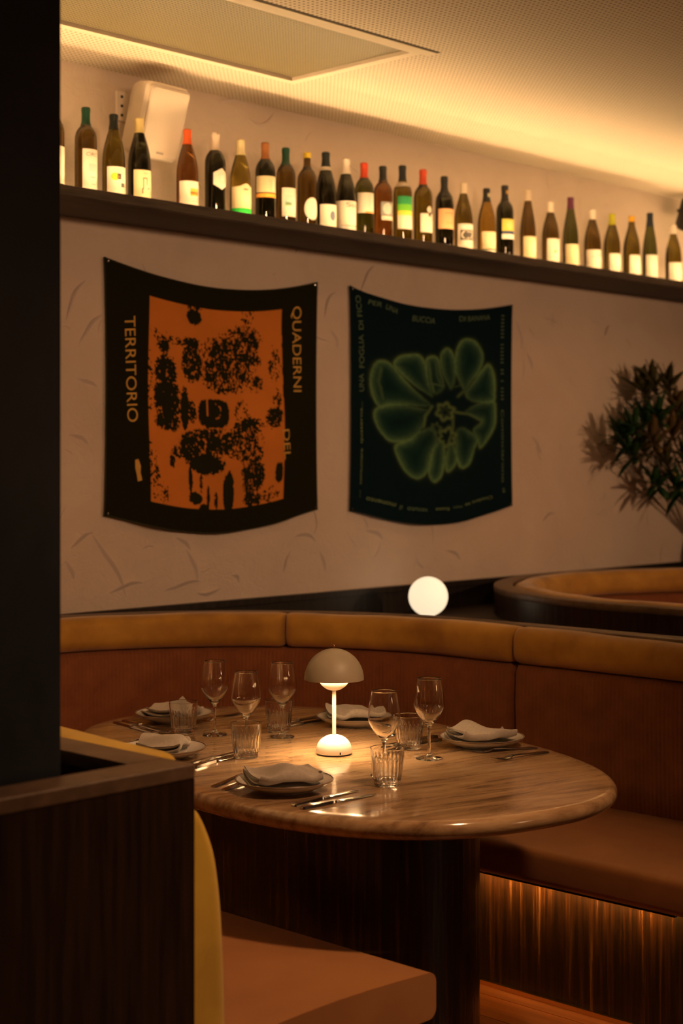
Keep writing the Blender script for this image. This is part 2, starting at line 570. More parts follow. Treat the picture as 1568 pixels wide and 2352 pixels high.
def make_booth(label):
    t = thing('curved_booth', label, 'booth', (BCX, BCY, 0), 0, None)
    sweep('back_shell', .081, LTOT - .081, 120, [(-.08, .0), (0, 0), (0, .955), (-.08, .955)], 'dark_wood', t, smooth=True, ang=.5)
    sweep('cap_rail', .084, LTOT - .084, 120, rrect(-.083, .001, .9552, .982, .004, 2), 'cap_wood', t, ang=.5)
    def wbol(s, o, z, j):
        q = math.sin(s * 9.1) * .002 + math.sin(s * 23 + 1.7) * .0012
        e = max(0, (.80 - min(s, LTOT - s)) / .64)
        drop = -.018 * e ** 1.3 if z > .93 else 0
        return (q if o > .03 else 0, drop + math.sin(s * 6.3 + 2) * .0015 + math.sin(s * 17) * .001 if z > .9 else 0)
    bp = rrect(.001, .118, .868, .986, .042, 6)
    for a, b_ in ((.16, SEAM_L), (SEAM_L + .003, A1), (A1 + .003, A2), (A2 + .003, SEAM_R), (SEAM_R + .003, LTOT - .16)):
        sweep('bolster', a, b_, max(8, int((b_ - a) / .03)), bp, 'mustard_velvet_lit' if b_ == SEAM_L else 'mustard_velvet', t, endround=.035, wob=wbol, ang=1.0)  # first section takes the brighter velvet with light in its colour
    # ribbed back panels: the ribs are part of the surface
    zz = [(.0, .44), (.085, .44), (.092, .46), (.098, .60), (.101, .75), (.098, .845), (.085, .864), (0, .866)]
    def wrib(s, o, z, j):
        if o < .05:
            return 0, 0
        return .0022 * (abs(math.sin(PI * s / RIB)) - .6), 0
    for a, b_ in ((.16, SEAM_L), (SEAM_L + .004, SEAM_R), (SEAM_R + .004, LTOT - .16)):
        n = int((b_ - a) / RIB * 6)
        sweep('corduroy_panel', a, b_, n, zz, 'corduroy', t, wob=wrib, endround=.02, ang=1.2)
    # raked mustard end cushions of the two arms
    ep = [(0, .40), (.092, .40), (.090, .49), (.087, .59), (.081, .686), (.073, .753), (.059, .818), (.032, .876), (.012, .90), (0, .905)]
    ep = ep[:1] + catmull(ep[1:], 4)
    for a, b_ in ((.006, .158), (LTOT - .158, LTOT - .006)):
        sweep('end_cushion', a, b_, 8, ep, 'mustard_velvet_lit', t, endround=.02, ang=1.2)
    sp_ = rrect(.06, .672, .355, .452, .022, 5)
    def wseat(s, o, z, j):
        return 0, (.012 * math.sin(PI * max(0, min(1, (o - .06) / .612))) if z > .44 else 0)
    sp2 = []
    for q in sp_:
        sp2.append(q)
    # more points across the top so it can crown
    top = [(.672 - .022 - (.672 - .06 - .044) * i / 6, .452) for i in range(1, 6)]
    sp2 = sp_[:6] + top + sp_[6:]
    for a, b_ in ((.005, SEAM_L), (SEAM_L + .004, SEAM_R), (SEAM_R + .004, LTOT - .005)):
        sweep('seat_cushion', a, b_, max(10, int((b_ - a) / .04)), sp2, 'seat_leather', t, endround=0, wob=wseat, ang=1.2)
    for a in (.001, LTOT - .007):
        pass
    sweep('plinth', 0.02, LTOT - .02, 130, [(.001, .001), (.567, .001), (.567, .353), (.001, .353)], 'veneer', t, ang=.5)
    sweep('light_strip', 0.10, LTOT - .10, 110, [(.625, .3480), (.630, .3480), (.630, .3536), (.625, .3536)], 'bench_led', t, ang=.5)
    sweep('added_light_shield', 0.05, LTOT - .05, 110, [(.6275, .3448), (.640, .3448), (.640, .3540), (.6375, .3540), (.6375, .3464), (.6275, .3464)], 'black_panel', t, ang=.5)  # opaque lip added to keep the strip's light off the floor
    sweep('skirting', 0.02, LTOT - .02, 110, [(.568, .001), (.580, .001), (.580, .014), (.568, .014)], 'brass_trim', t, ang=.5)
    return t
def copy_tree(o, parent=None):
    c = o.copy()
    C.objects.link(c)
    if parent is not None:
        c.parent = parent
    for ch in list(o.children):
        copy_tree(ch, c)
    return c
booth = make_booth('curved mustard and rust corduroy booth wrapped around the laid stone table')
DX = 3.26
booth2 = copy_tree(booth)
booth2.location.x += DX
booth2['label'] = 'empty curved mustard booth behind the glowing globe, beneath the leafy branches'

# divider units between neighbouring booths: ledge below the rails and a front panel
def outer(x_side, y):      # outer back surface of booth at a given y; x_side +1 right of the first booth
    R = BR + .083
    if y <= BCY:
        return R
    return math.sqrt(max(0, R * R - (y - BCY) ** 2))
def divider(cx_l, front=True):
    """gap between the booth centred at cx_l and the one centred at cx_l + DX"""
    ys = [YE + .085] + list(np.linspace(YE + .3, BCY, 5)) + list(np.linspace(BCY, YW - .02, 26)[1:])
    v, f = [], []
    for y in ys:
        o = outer(1, y)
        xl, xr = cx_l + o + .001, cx_l + DX - o - .001
        for z in (.82, .86):
            v += [(xl, y, z), (xr, y, z)]
    for i in range(len(ys) - 1):
        a, b_ = 4 * i, 4 * i + 4
        f += [(a + 2, a + 3, b_ + 3, b_ + 2), (a, b_, b_ + 1, a + 1), (a, a + 2, b_ + 2, b_), (a + 1, b_ + 1, b_ + 3, a + 3)]
    n = 4 * (len(ys) - 1)
    f += [(0, 1, 3, 2), (n, n + 2, n + 3, n + 1)]
    t = struct(ob('wall_divider', me('ledge', v, f), 'ledge_paint'))
    if not front:
        return t
    a, b_ = cx_l + BR + .0005, cx_l + DX - BR - .0005
    box('front_panel', 'dark_wood', a, b_, YE, YE + .08, 0, .955, t)
    box('cap_rail', 'cap_wood', a, b_, YE - .002, YE + .083, .9552, .982, t, .003)
    return t
divider(BCX)
divider(BCX - DX)
divider(BCX + DX, False)

# ------------------------------------------------------------------ table
ZT = EYE - .766
TX, TY, TR = 2.9664, 2.9015, -.2173
TA, TB, TN = .5477, .8608, 2.5
t = thing('dining_table', 'oval brown veined stone table on a dark veneered pedestal', 'table', (TX, TY, 0), TR)
def sellipse(a, b_, n, k):
    out = []
    for i in range(k):
        q = 2 * PI * i / k
        c_, s_ = math.cos(q), math.sin(q)
        r = (abs(c_) ** n + abs(s_) ** n) ** (-1 / n)
        out.append((a * r * c_, b_ * r * s_))
    return out
K = 180
prof = []
TH, RB = .042, .019
for i in range(9):
    a = -PI / 2 + PI * i / 8
    prof.append((RB * (1 - math.cos(a)), (ZT - TH / 2) + (TH / 2) * math.sin(a)))
v, f = [], []
rings = [(.30, ZT - TH)] + prof + [(.06, ZT), (.30, ZT)]
for (ins, z) in rings:
    v += [(x, y, z) for (x, y) in sellipse(TA - ins, TB - ins, TN, K)]
for i in range(len(rings) - 1):
    for k in range(K):
        k2 = (k + 1) % K
        f.append((i * K + k, i * K + k2, (i + 1) * K + k2, (i + 1) * K + k))
f.append(tuple(range(K))[::-1])
f.append(tuple((len(rings) - 1) * K + k for k in range(K)))
d = me('table_top', v, f, True, .6)
ob('table_top', d, 'brown_stone', t)
def stadium(hw, hl, k=24):
    out = []
    for i in range(k + 1):
        a = PI * i / k
        out.append((hw * math.cos(a), hl - hw + hw * math.sin(a)))
    for i in range(k + 1):
        a = PI + PI * i / k
        out.append((hw * math.cos(a), -(hl - hw) + hw * math.sin(a)))
    return out
st = stadium(.25, .50)
n = len(st)
v = [(x, y, 0.001) for x, y in st] + [(x, y, ZT - TH - .0005) for x, y in st]
f = [(i, (i + 1) % n, n + (i + 1) % n, n + i) for i in range(n)] + [tuple(range(n))[::-1], tuple(range(n, 2 * n))]
ob('pedestal', me('pedestal', v, f, True, .6), 'veneer', t)

# ------------------------------------------------------------------ mushroom table lamp
lx, ly = unp(767, 1732, ZT)
t = thing('table_lamp', 'beige mushroom lamp lit in the middle of the stone table', 'lamp', (lx, ly, ZT))
ob('foot', lathe_mesh('foot', [(0, .0), (.0445, 0), (.0455, .004), (0, .004)], 48), 'rubber', t)
bp = [(0, .0042)] + [(.0465, .0042), (.0468, .012)] + [(.0468 * math.cos(a), .012 + .040 * math.sin(a)) for a in np.linspace(.08, PI / 2 - .01, 14)] + [(0, .052)]
ob('base', lathe_mesh('base', bp, 56), 'lamp_white', t)
ob('stem', lathe_mesh('stem', [(0, .051), (.0051, .051), (.0051, .172), (0, .172)], 20), 'lamp_white', t)
# light bowl: open cup with real thickness
outb = [(.0435 * math.cos(a), .210 + .043 * math.sin(a)) for a in np.linspace(-PI / 2 + .001, 0, 16)]
inb = [(.0415 * math.cos(a), .210 + .041 * math.sin(a)) for a in np.linspace(0, -PI / 2 + .001, 16)]
ob('light_bowl', lathe_mesh('light_bowl', outb + inb, 48), 'lamp_white', t)
ob('bulb', lathe_mesh('bulb', [(0, .188), (.020, .188), (.022, .194), (.018, .203), (.008, .208), (0, .2085)], 24), 'lamp_led', t)
ob('added_light_ring', lathe_mesh('added_light_ring', [(.047, .2150), (.0725, .2150), (.0725, .2160), (.047, .2160)], 48, closed=True), 'lamp_ring', t)  # hidden emitter added under the shade; replaces light bounced by the lining
so = [(.0785 * math.cos(a), .197 + .081 * math.sin(a)) for a in np.linspace(0, PI / 2 - .001, 24)]
si = [(.0768 * math.cos(a), .197 + .0793 * math.sin(a)) for a in np.linspace(PI / 2 - .001, 0, 24)]
shd = ob('shade', lathe_mesh('shade', so, 64, cap=False), 'lamp_beige', t)
d = lathe_mesh('shade_lining', si + [(.0785, .1968)], 64, cap=False)
ob('shade_lining', d, 'lamp_white', shd)
ob('finial', lathe_mesh('finial', [(0, .2775), (.0022, .2775), (.0022, .281)] + [(.0042 * math.cos(a), .2845 + .0042 * math.sin(a)) for a in np.linspace(-1.0, PI / 2, 8)], 16), 'lamp_copper', t)
ob('lamp_post', lathe_mesh('lamp_post', [(0, .2), (.003, .2), (.003, .2772), (0, .2772)], 12), 'lamp_white', t)
u_ = Vector((-lx, -ly, 0)).normalized()
ca = math.atan2(u_.y, u_.x) + math.radians(20)
o = box('charging_port', 'rubber', -.0012, .0012, -.0015, .0015, -.003, .003, t)
o.location = (.0466 * math.cos(ca), .0466 * math.sin(ca), .009)
o.rotation_euler = (0, 0, ca)

# globe lamp on the ledge between the booths
gx, gy = 5.06, 4.34
t = thing('globe_lamp', 'glowing white globe lamp standing on the ledge between two booths', 'lamp', (gx, gy, .86))
ob('base', lathe_mesh('base', [(0, 0), (.036, 0), (.036, .006), (.03, .009), (0, .009)], 32), 'lamp_white', t)
ob('globe', lathe_mesh('globe', [(.084 * math.cos(a), .0925 + .084 * math.sin(a)) for a in np.linspace(-PI / 2 + .001, PI / 2 - .001, 28)], 48, angle=None), 'globe_glow', t)

# ------------------------------------------------------------------ glasses
wg_out = catmull([(.034, .0), (.0345, .0016), (.030, .0032), (.016, .0058), (.0068, .0115), (.0042, .022), (.0036, .045), (.0039, .070), (.0060, .084), (.0135, .0945), (.0270, .1110), (.0375, .1300), (.0395, .1440), (.0378, .1660), (.0340, .1890), (.0300, .2080)], 5)
wg_in = catmull([(.0290, .2082), (.0330, .1890), (.0367, .1660), (.0384, .1440), (.0363, .1305), (.0255, .1120), (.0115, .0970), (.0002, .0925)], 5)
wine_mesh = lathe_mesh('wine_glass', [(.0002, 0)] + wg_out + wg_in, 56, angle=None)
wine_mesh.materials.append(M['clear_glass'])
def flute(a, r, z):
    if .012 < z < .074:
        k = min(1, (z - .012) / .006) * min(1, (.074 - z) / .022)
        return r * (1 - .055 * k * (.5 + .5 * math.cos(22 * a)))
    return r
tg_out = [(.0290, .0), (.0305, .0015), (.0312, .005), (.0318, .011), (.0325, .0125), (.0340, .016), (.0362, .030), (.0380, .050), (.0392, .066), (.0400, .076), (.0408, .0885), (.0404, .0897)]
tg_in = [(.0385, .0890), (.0378, .076), (.0366, .060), (.0350, .040), (.0335, .022), (.0310, .0165), (.0002, .0155)]
def flute_out(a, r, z):
    return flute(a, r, z)
v1 = catmull(tg_out, 4)
d = None
def tumbler_mesh():
    seg = 176
    n1 = len(v1)
    allp = [(.0002, .0008)] + v1 + catmull(tg_in, 3)
    v, f = [], []
    for i, (r, z) in enumerate(allp):
        for k in range(seg):
            a = 2 * PI * k / seg
            q = flute(a, r, z) if 1 <= i <= n1 else r
            v.append((q * math.cos(a), q * math.sin(a), z))
    for i in range(len(allp) - 1):
        for k in range(seg):
            k2 = (k + 1) % seg
            f.append((i * seg + k, i * seg + k2, (i + 1) * seg + k2, (i + 1) * seg + k))
    f.append(tuple(range(seg))[::-1])
    f.append(tuple((len(allp) - 1) * seg + k for k in range(seg)))
    d = me('tumbler', v, f)
    fix_normals(d)
    d.polygons.foreach_set('use_smooth', [True] * len(d.polygons))
    d.set_sharp_from_angle(angle=.9)
    d.materials.append(M['clear_glass'])
    return d
tumb = tumbler_mesh()
ZG = ZT + .0004
for (px, py, lab) in ((493, 1688, 'clear stemmed wine glass beside the plate nearest the wall, tumbler next to it'),
                      (565, 1722, 'clear stemmed wine glass behind the tumbler that the divider-side knives point at'),
                      (648, 1693, 'clear stemmed wine glass whose foot overlaps a tumbler behind it, beside the lamp'),
                      (882, 1782, 'clear stemmed wine glass behind the tumbler close to the knives'),
                      (985, 1743, 'clear stemmed wine glass beside the plate with two forks on its outer side')):
    x, y = unp(px, py, ZT)
    o = ob('wine_glass', wine_mesh, None, None, (x, y, ZG), (0, 0, random.random()))
    tag(o, lab, 'wine glass', 'wine glasses on the stone table')
for (px, py, lab) in ((421, 1685, 'ribbed clear tumbler in front of the plate beside the corduroy back'),
                      (565, 1740, 'ribbed clear tumbler by the tips of the knives near the wooden divider'),
                      (640, 1680, 'ribbed clear tumbler seen behind a wine glass stem, near the far plate'),
                      (939, 1720, 'ribbed clear tumbler between two wine glasses, glowing in the lamp light'),
                      (889, 1804, 'ribbed clear tumbler standing alone by the knife tips at the table edge')):
    x, y = unp(px, py, ZT)
    o = ob('tumbler', tumb, None, None, (x, y, ZG), (0, 0, random.random()))
    tag(o, lab, 'tumbler', 'ribbed tumblers on the stone table')

# ------------------------------------------------------------------ plates and napkins
def plate_z(r):
    if r < .070:
        return .0075
    return .0075 + .020 * ((r - .070) / .044) ** 1.25
up = [(r, plate_z(r)) for r in (.0002, .05, .068, .075, .085, .095, .105, .1125)] + [(.1145, .0275), (.1150, .0262)]
lo_ = [(.112, .0235), (.100, .0165), (.085, .0095), (.072, .0050), (.062, .0042), (.060, .0), (.055, .0), (.053, .0035), (.0002, .0035)]
plate_mesh = lathe_mesh('plate', up + lo_, 64, angle=.9)
rim_mesh = lathe_mesh('rim_band', [(.1118, .0272), (.1147, .0286), (.1158, .0268), (.1146, .0250), (.1136, .0256)], 64, closed=True, angle=None)
def napkin_mesh(seed):
    rg = random.Random(seed)
    W, gap, th = .120, .0125, .0034
    cl = []
    for i in range(13):
        cl.append((-W / 2 + W * i / 12, .0035))
    for i in range(1, 6):
        a = -PI / 2 + PI * i / 6
        cl.append((W / 2 + gap / 2 * math.cos(a), .0035 + gap / 2 + gap / 2 * math.sin(a)))
    for i in range(13):
        cl.append((W / 2 - W * i / 12, .0035 + gap))
    for i in range(1, 6):
        a = PI / 2 + PI + PI * i / 6
        cl.append((-W / 2 - gap / 2 * math.cos(a - PI), .0035 + 1.5 * gap + gap / 2 * math.sin(-(PI / 2) + PI * i / 6)))
    # left fold is drawn mirrored so that it bulges outwards
    for i in range(5):
        a = -PI / 2 + PI * (i + 1) / 6
        cl[31 + i] = (-W / 2 - gap / 2 * math.cos(a), .0035 + 1.5 * gap + gap / 2 * math.sin(a))
    for i in range(13):
        cl.append((-W / 2 + W * .96 * i / 12, .0035 + 2 * gap))
    n = len(cl)
    rib_ = []
    for i, (y, z) in enumerate(cl):
        a, b_ = cl[max(i - 1, 0)], cl[min(i + 1, n - 1)]
        ty, tz = b_[0] - a[0], b_[1] - a[1]
        l = math.hypot(ty, tz) or 1
        rib_.append((y, z, -tz / l, ty / l))
    loop = [(y + ny * th / 2, z + nz * th / 2) for y, z, ny, nz in rib_] + [(y - ny * th / 2, z - nz * th / 2) for y, z, ny, nz in reversed(rib_)]
    P = len(loop)
    L_, S = .165, 22
    ph = [rg.uniform(0, 6.28) for _ in range(5)]
    v, f = [], []
    for i in range(S + 1):
        q = i / S
        x0 = (q - .5) * L_
        wsc = 1.0 - .28 * max(0, (q - .55) / .45) ** 1.4 + .05 * math.sin(5 * q + ph[0])
        for (y, z) in loop:
            k = max(0, z / .028)
            yy = y * wsc + .004 * k * math.sin(7 * q + ph[1])
            xx = x0 + .010 * k * math.sin(30 * y + ph[2]) * (abs(q - .5) * 2) ** 2 + (.012 * k * (1 if q < .5 else -1) * (.3 + abs(y) * 4) * (abs(q - .5) * 2) ** 3)
            dz = k * (.0050 * math.sin(9 * q + 38 * y + ph[3]) + .0060 * math.sin(6 * q - 25 * y + ph[4]) + .0025 * math.sin(16 * q + 60 * y))
            dz += k * .014 * math.exp(-((q - .45) / .22) ** 2)
            r = math.hypot(xx, yy)
            zz = z + max(dz, -.0035 * k) + plate_z(min(r, .125))
            v.append((xx, yy, zz))
    for i in range(S):
        for j in range(P):
            j2 = (j + 1) % P
            f.append((i * P + j, i * P + j2, (i + 1) * P + j2, (i + 1) * P + j))
    f.append(tuple(range(P))[::-1])
    f.append(tuple(S * P + j for j in range(P)))
    d = me('napkin', v, f)
    fix_normals(d)
    d.polygons.foreach_set('use_smooth', [True] * len(d.polygons))
    d.set_sharp_from_angle(angle=1.2)
    d.materials.append(M['linen'])
    return d
plates = [(653, 1803, 'dinner plate at the open front of the table, two knives beside it', 'crumpled folded linen napkin on the plate beside the shiny knives', 3, -30),
          (372, 1728, 'dinner plate beside the capped wooden divider and its mustard cushion', 'folded linen napkin with fork tines showing beyond it, by the wooden divider', 5, 35),
          (400, 1647, 'dinner plate against the corduroy back, half hidden by a tumbler', 'folded linen napkin on the plate half hidden behind a tumbler', 11, 10),
          (817, 1655, 'dinner plate behind the mushroom lamp stem', 'folded linen napkin behind the mushroom lamp stem', 14, -42),
          (1106, 1703, 'dinner plate with two steel forks lying on its outer side', 'thick folded linen napkin on the plate with two forks beside it', 21, -35)]
plate_xy = []
for i, (px, py, l1, l2, sd, an) in enumerate(plates):
    x, y = unp(px, py, ZT + .012)
    plate_xy.append((x, y))
    t = thing('plate', l1, 'plate', (x, y, ZG), 0, 'dinner plates on the stone table')
    ob('dish', plate_mesh, 'porcelain', t)
    ob('rim_band', rim_mesh, 'plate_rim', t)
    o = ob('napkin', napkin_mesh(sd), None, None, (x, y, ZG + .0006), (0, 0, math.radians(an)))
    tag(o, l2, 'napkin', 'linen napkins on plates')

# ------------------------------------------------------------------ cutlery
def strip_mesh(name, st, th_f=None):
    """st: list of (x, halfwidth, z, thickness)"""
    v, f = [], []
    for (x, hw, z, th) in st:
        v += [(x, -hw, z), (x, hw, z), (x, hw * .8, z + th), (x, -hw * .8, z + th)]
    for i in range(len(st) - 1):
        for j in range(4):
            j2 = (j + 1) % 4
            f.append((4 * i + j, 4 * i + j2, 4 * i + 4 + j2, 4 * i + 4 + j))
    f.append((3, 2, 1, 0))
    n = 4 * (len(st) - 1)
    f.append((n, n + 1, n + 2, n + 3))
    return v, f
def mesh_from(name, parts, m):
    V, Fc = [], []
    for v, f in parts:
        o = len(V)
        V += v
        Fc += [tuple(i + o for i in q) for q in f]
    d = me(name, V, Fc)
    fix_normals(d)
    d.polygons.foreach_set('use_smooth', [True] * len(d.polygons))
    d.set_sharp_from_angle(angle=.7)
    d.materials.append(M[m])
    return d
fork_handle = mesh_from('handle', [strip_mesh('h', [(0, .004, .0005, .002), (.004, .0085, .0005, .0028), (.03, .0085, .001, .0032), (.07, .0055, .003, .003), (.105, .0036, .0062, .0028), (.132, .0034, .0072, .0026)])], 'steel')
tines = [strip_mesh('head', [(.132, .0036, .0072, .0026), (.138, .006, .0068, .0024), (.146, .0105, .0052, .002), (.156, .0120, .0034, .0018), (.164, .0122, .0026, .0018)])]
for q in range(4):
    off = (q - 1.5) * .0066
    v, f = strip_mesh('tine', [(.163, .0018, .0026, .0017), (.180, .0015, .0036, .0015), (.195, .0013, .0066, .0013), (.203, .0007, .0095, .0010)])
    tines.append(([(x, y + off, z) for x, y, z in v], f))
fork_head = mesh_from('fork_head', tines, 'steel')
kn_handle = mesh_from('handle', [strip_mesh('h', [(0, .005, .0005, .003), (.004, .0090, .0, .0062), (.04, .0085, .0, .0068), (.085, .0068, .0004, .0066), (.094, .0062, .0008, .006), (.097, .0075, .0010, .0055), (.100, .0062, .0014, .005)])], 'steel')
kn_blade = mesh_from('blade', [strip_mesh('b', [(.100, .0060, .0020, .0030), (.106, .0088, .0020, .0022), (.150, .0096, .0016, .0018), (.190, .0098, .0012, .0014), (.212, .0076, .0010, .0012), (.226, .0010, .0010, .0008)])], 'steel')
CG = 'steel cutlery laid around the plates'
def cutlery(kind, p0, p1, label, lift=0):
    x0, y0 = unp(*p0, ZT)
    x1, y1 = unp(*p1, ZT)
    ang = math.atan2(y1 - y0, x1 - x0)
    L_ = math.hypot(x1 - x0, y1 - y0)
    t = thing('fork' if kind == 'f' else 'table_knife', label, 'fork' if kind == 'f' else 'knife', (x0, y0, ZG + lift), ang, 'forks on the stone table' if kind == 'f' else 'table knives on the stone table')
    if kind == 'f':
        ob('handle', fork_handle, None, t)
        ob('fork_head', fork_head, None, t)
    else:
        ob('handle', kn_handle, None, t)
        ob('blade', kn_blade, None, t)
    return L_
cut = [('f', (489, 1809), (606, 1768), 'steel fork by the front plate, its handle end sticking out furthest'),
       ('f', (513, 1817), (640, 1768), 'steel fork tucked close under the rim of the front plate'),
       ('k', (672, 1853), (840, 1812), 'steel table knife next to the front plate, inner one of the pair'),
       ('k', (692, 1859), (851, 1828), 'steel table knife next to the front plate, outer one of the pair'),
       ('f', (1233, 1719), (1122, 1728), 'steel fork nearer the thick napkin, inner one of the pair at the rounded table end'),
       ('f', (1258, 1728), (1160, 1745), 'steel fork by the rounded table end, outer one of the pair'),
       ('k', (1003, 1693), (905, 1710), 'dark-looking table knife behind the tumbler between two wine glasses'),
       ('k', (1012, 1700), (915, 1718), 'table knife pointing from a plate rim towards the lamp-lit tumbler'),
       ('k', (736, 1648), (640, 1664), 'table knife beside the plate behind the lamp, farther one of the pair'),
       ('k', (744, 1654), (650, 1671), 'table knife beside the plate behind the lamp, nearer one of the pair'),
       ('f', (905, 1690), (826, 1671), 'fork seen behind the wine glass bowl, next to the plate behind the lamp'),
       ('k', (264, 1661), (360, 1687), 'table knife near the corduroy back beside the far plate, outer one of the pair'),
       ('k', (284, 1657), (385, 1685), 'table knife near the corduroy back beside the far plate, inner one of the pair'),
       ('f', (548, 1640), (490, 1654), 'fork between the far plate and a wine glass stem'),
       ('f', (262, 1722), (342, 1697), 'fork whose tines stick out past the napkin, nearer the wooden divider'),
       ('f', (306, 1706), (386, 1682), 'fork whose tines peep above the napkin, nearer the tumbler'),
       ('k', (437, 1757), (528, 1733), 'table knife just past the corner of the wooden divider, inner one'),
       ('k', (444, 1765), (538, 1739), 'table knife just past the corner of the wooden divider, outer one')]
for c_ in cut:
    L_ = cutlery(*c_)

# ------------------------------------------------------------------ wine bottles
BP = {
 'bordeaux': [(0, .0), (.033, 0), (.0365, .003), (.0375, .010), (.0375, .186), (.0368, .198), (.0335, .212), (.0265, .224), (.0190, .233), (.0152, .242), (.0140, .252), (.0138, .270), (.0138, .296), (0, .296)],
 'burgundy': [(0, .0), (.034, 0), (.0390, .003), (.0400, .012), (.0400, .130), (.0392, .150), (.0365, .172), (.0315, .196), (.0255, .217), (.0200, .235), (.0160, .252), (.0145, .268), (.0140, .296), (0, .296)],
 'flute': [(0, .0), (.031, 0), (.0355, .003), (.0365, .012), (.0365, .125), (.0355, .150), (.0330, .178), (.0295, .204), (.0250, .230), (.0205, .254), (.0170, .276), (.0148, .298), (.0140, .316), (.0138, .330), (0, .330)]}
_bm = {}
def bottle_mesh(kind, gl):
    k = (kind, gl)
    if k not in _bm:
        d = lathe_mesh('glass_body', BP[kind], 40, angle=.8)
        d.materials.append(gm(gl))
        _bm[k] = d
    return _bm[k]
def prof_r(kind, z):
    P = BP[kind][1:-1]
    for (r0, z0), (r1, z1) in zip(P[:-1], P[1:]):
        if z0 <= z <= z1 and z1 > z0:
            return r0 + (r1 - r0) * (z - z0) / (z1 - z0)
    return P[-1][0]
def patch(name, kind, a0, a1, z0, z1, off, m, parent, shape=None, wave=0):
    """label patch hugging the bottle; angles in degrees from straight out of the wall, + towards +X"""
    na, nz = 16, 6
    v, f = [], []
    for i in range(nz + 1):
        for j in range(na + 1):
            q, s = j / na, i / nz
            a_ = a0 + (a1 - a0) * q
            z = z0 + (z1 - z0) * s
            if shape == 'disc':
                aa = (q - .5) * 2
                a_ = (a0 + a1) / 2 + (a1 - a0) / 2 * math.sin(aa * PI / 2)
                hh = math.sqrt(max(0, 1 - math.sin(aa * PI / 2) ** 2))
                z = (z0 + z1) / 2 + (z1 - z0) / 2 * (2 * s - 1) * hh
            elif shape == 'hex':
                e = 1 - .45 * abs(2 * q - 1)
                z = (z0 + z1) / 2 + (z1 - z0) / 2 * (2 * s - 1) * e
            if wave and s > .5:
                z += wave * math.exp(-((q - .62) / .18) ** 2) * (s - .5) * 2
            r = prof_r(kind, z) + off
            t_ = math.radians(a_ - 90)
            v.append((r * math.cos(t_), r * math.sin(t_), z))
    for i in range(nz):
        for j in range(na):
            a = i * (na + 1) + j
            f.append((a, a + 1, a + na + 2, a + na + 1))
    o = ob(name, me(name, v, f, True), cm(m) if isinstance(m, tuple) else m, parent)
    return o
def text_mesh(s):
    cu = bpy.data.curves.new('t', 'FONT')
    cu.body = s
    o = bpy.data.objects.new('t', cu)
    C.objects.link(o)
    dg = bpy.context.evaluated_depsgraph_get()
    d = bpy.data.meshes.new_from_object(o.evaluated_get(dg))
    bpy.data.objects.remove(o, do_unlink=True)
    bpy.data.curves.remove(cu)
    co = np.array([tuple(v.co) for v in d.vertices])
    fs = [tuple(p.vertices) for p in d.polygons]
    bpy.data.meshes.remove(d)
    co[:, 0] -= co[:, 0].min()
    return co, fs
def label_text(s, kind, a0, a1, z0, z1, m, parent, off=.0012):
    co, fs = text_mesh(s)
    co[:, 0] /= co[:, 0].max()
    y0 = co[:, 1].min()
    co[:, 1] = (co[:, 1] - y0) / (co[:, 1].max() - y0)
    v = []
    for x, y, _ in co:
        z = z0 + (z1 - z0) * y
        r = prof_r(kind, z) + off
        t_ = math.radians(a0 + (a1 - a0) * x - 90)
        v.append((r * math.cos(t_), r * math.sin(t_), z))
    return ob('lettering', me('lettering', v, fs), cm(m), parent)
CREAM, WHITE, INK = (.52, .44, .27), (.54, .48, .40), (.05, .045, .04)
BROWN, OLIVE, DARK, AMBER, YELL = (.18, .115, .020), (.22, .17, .020), (.024, .026, .011), (.34, .14, .028), (.50, .40, .06)
GREENB = (.12, .135, .020)
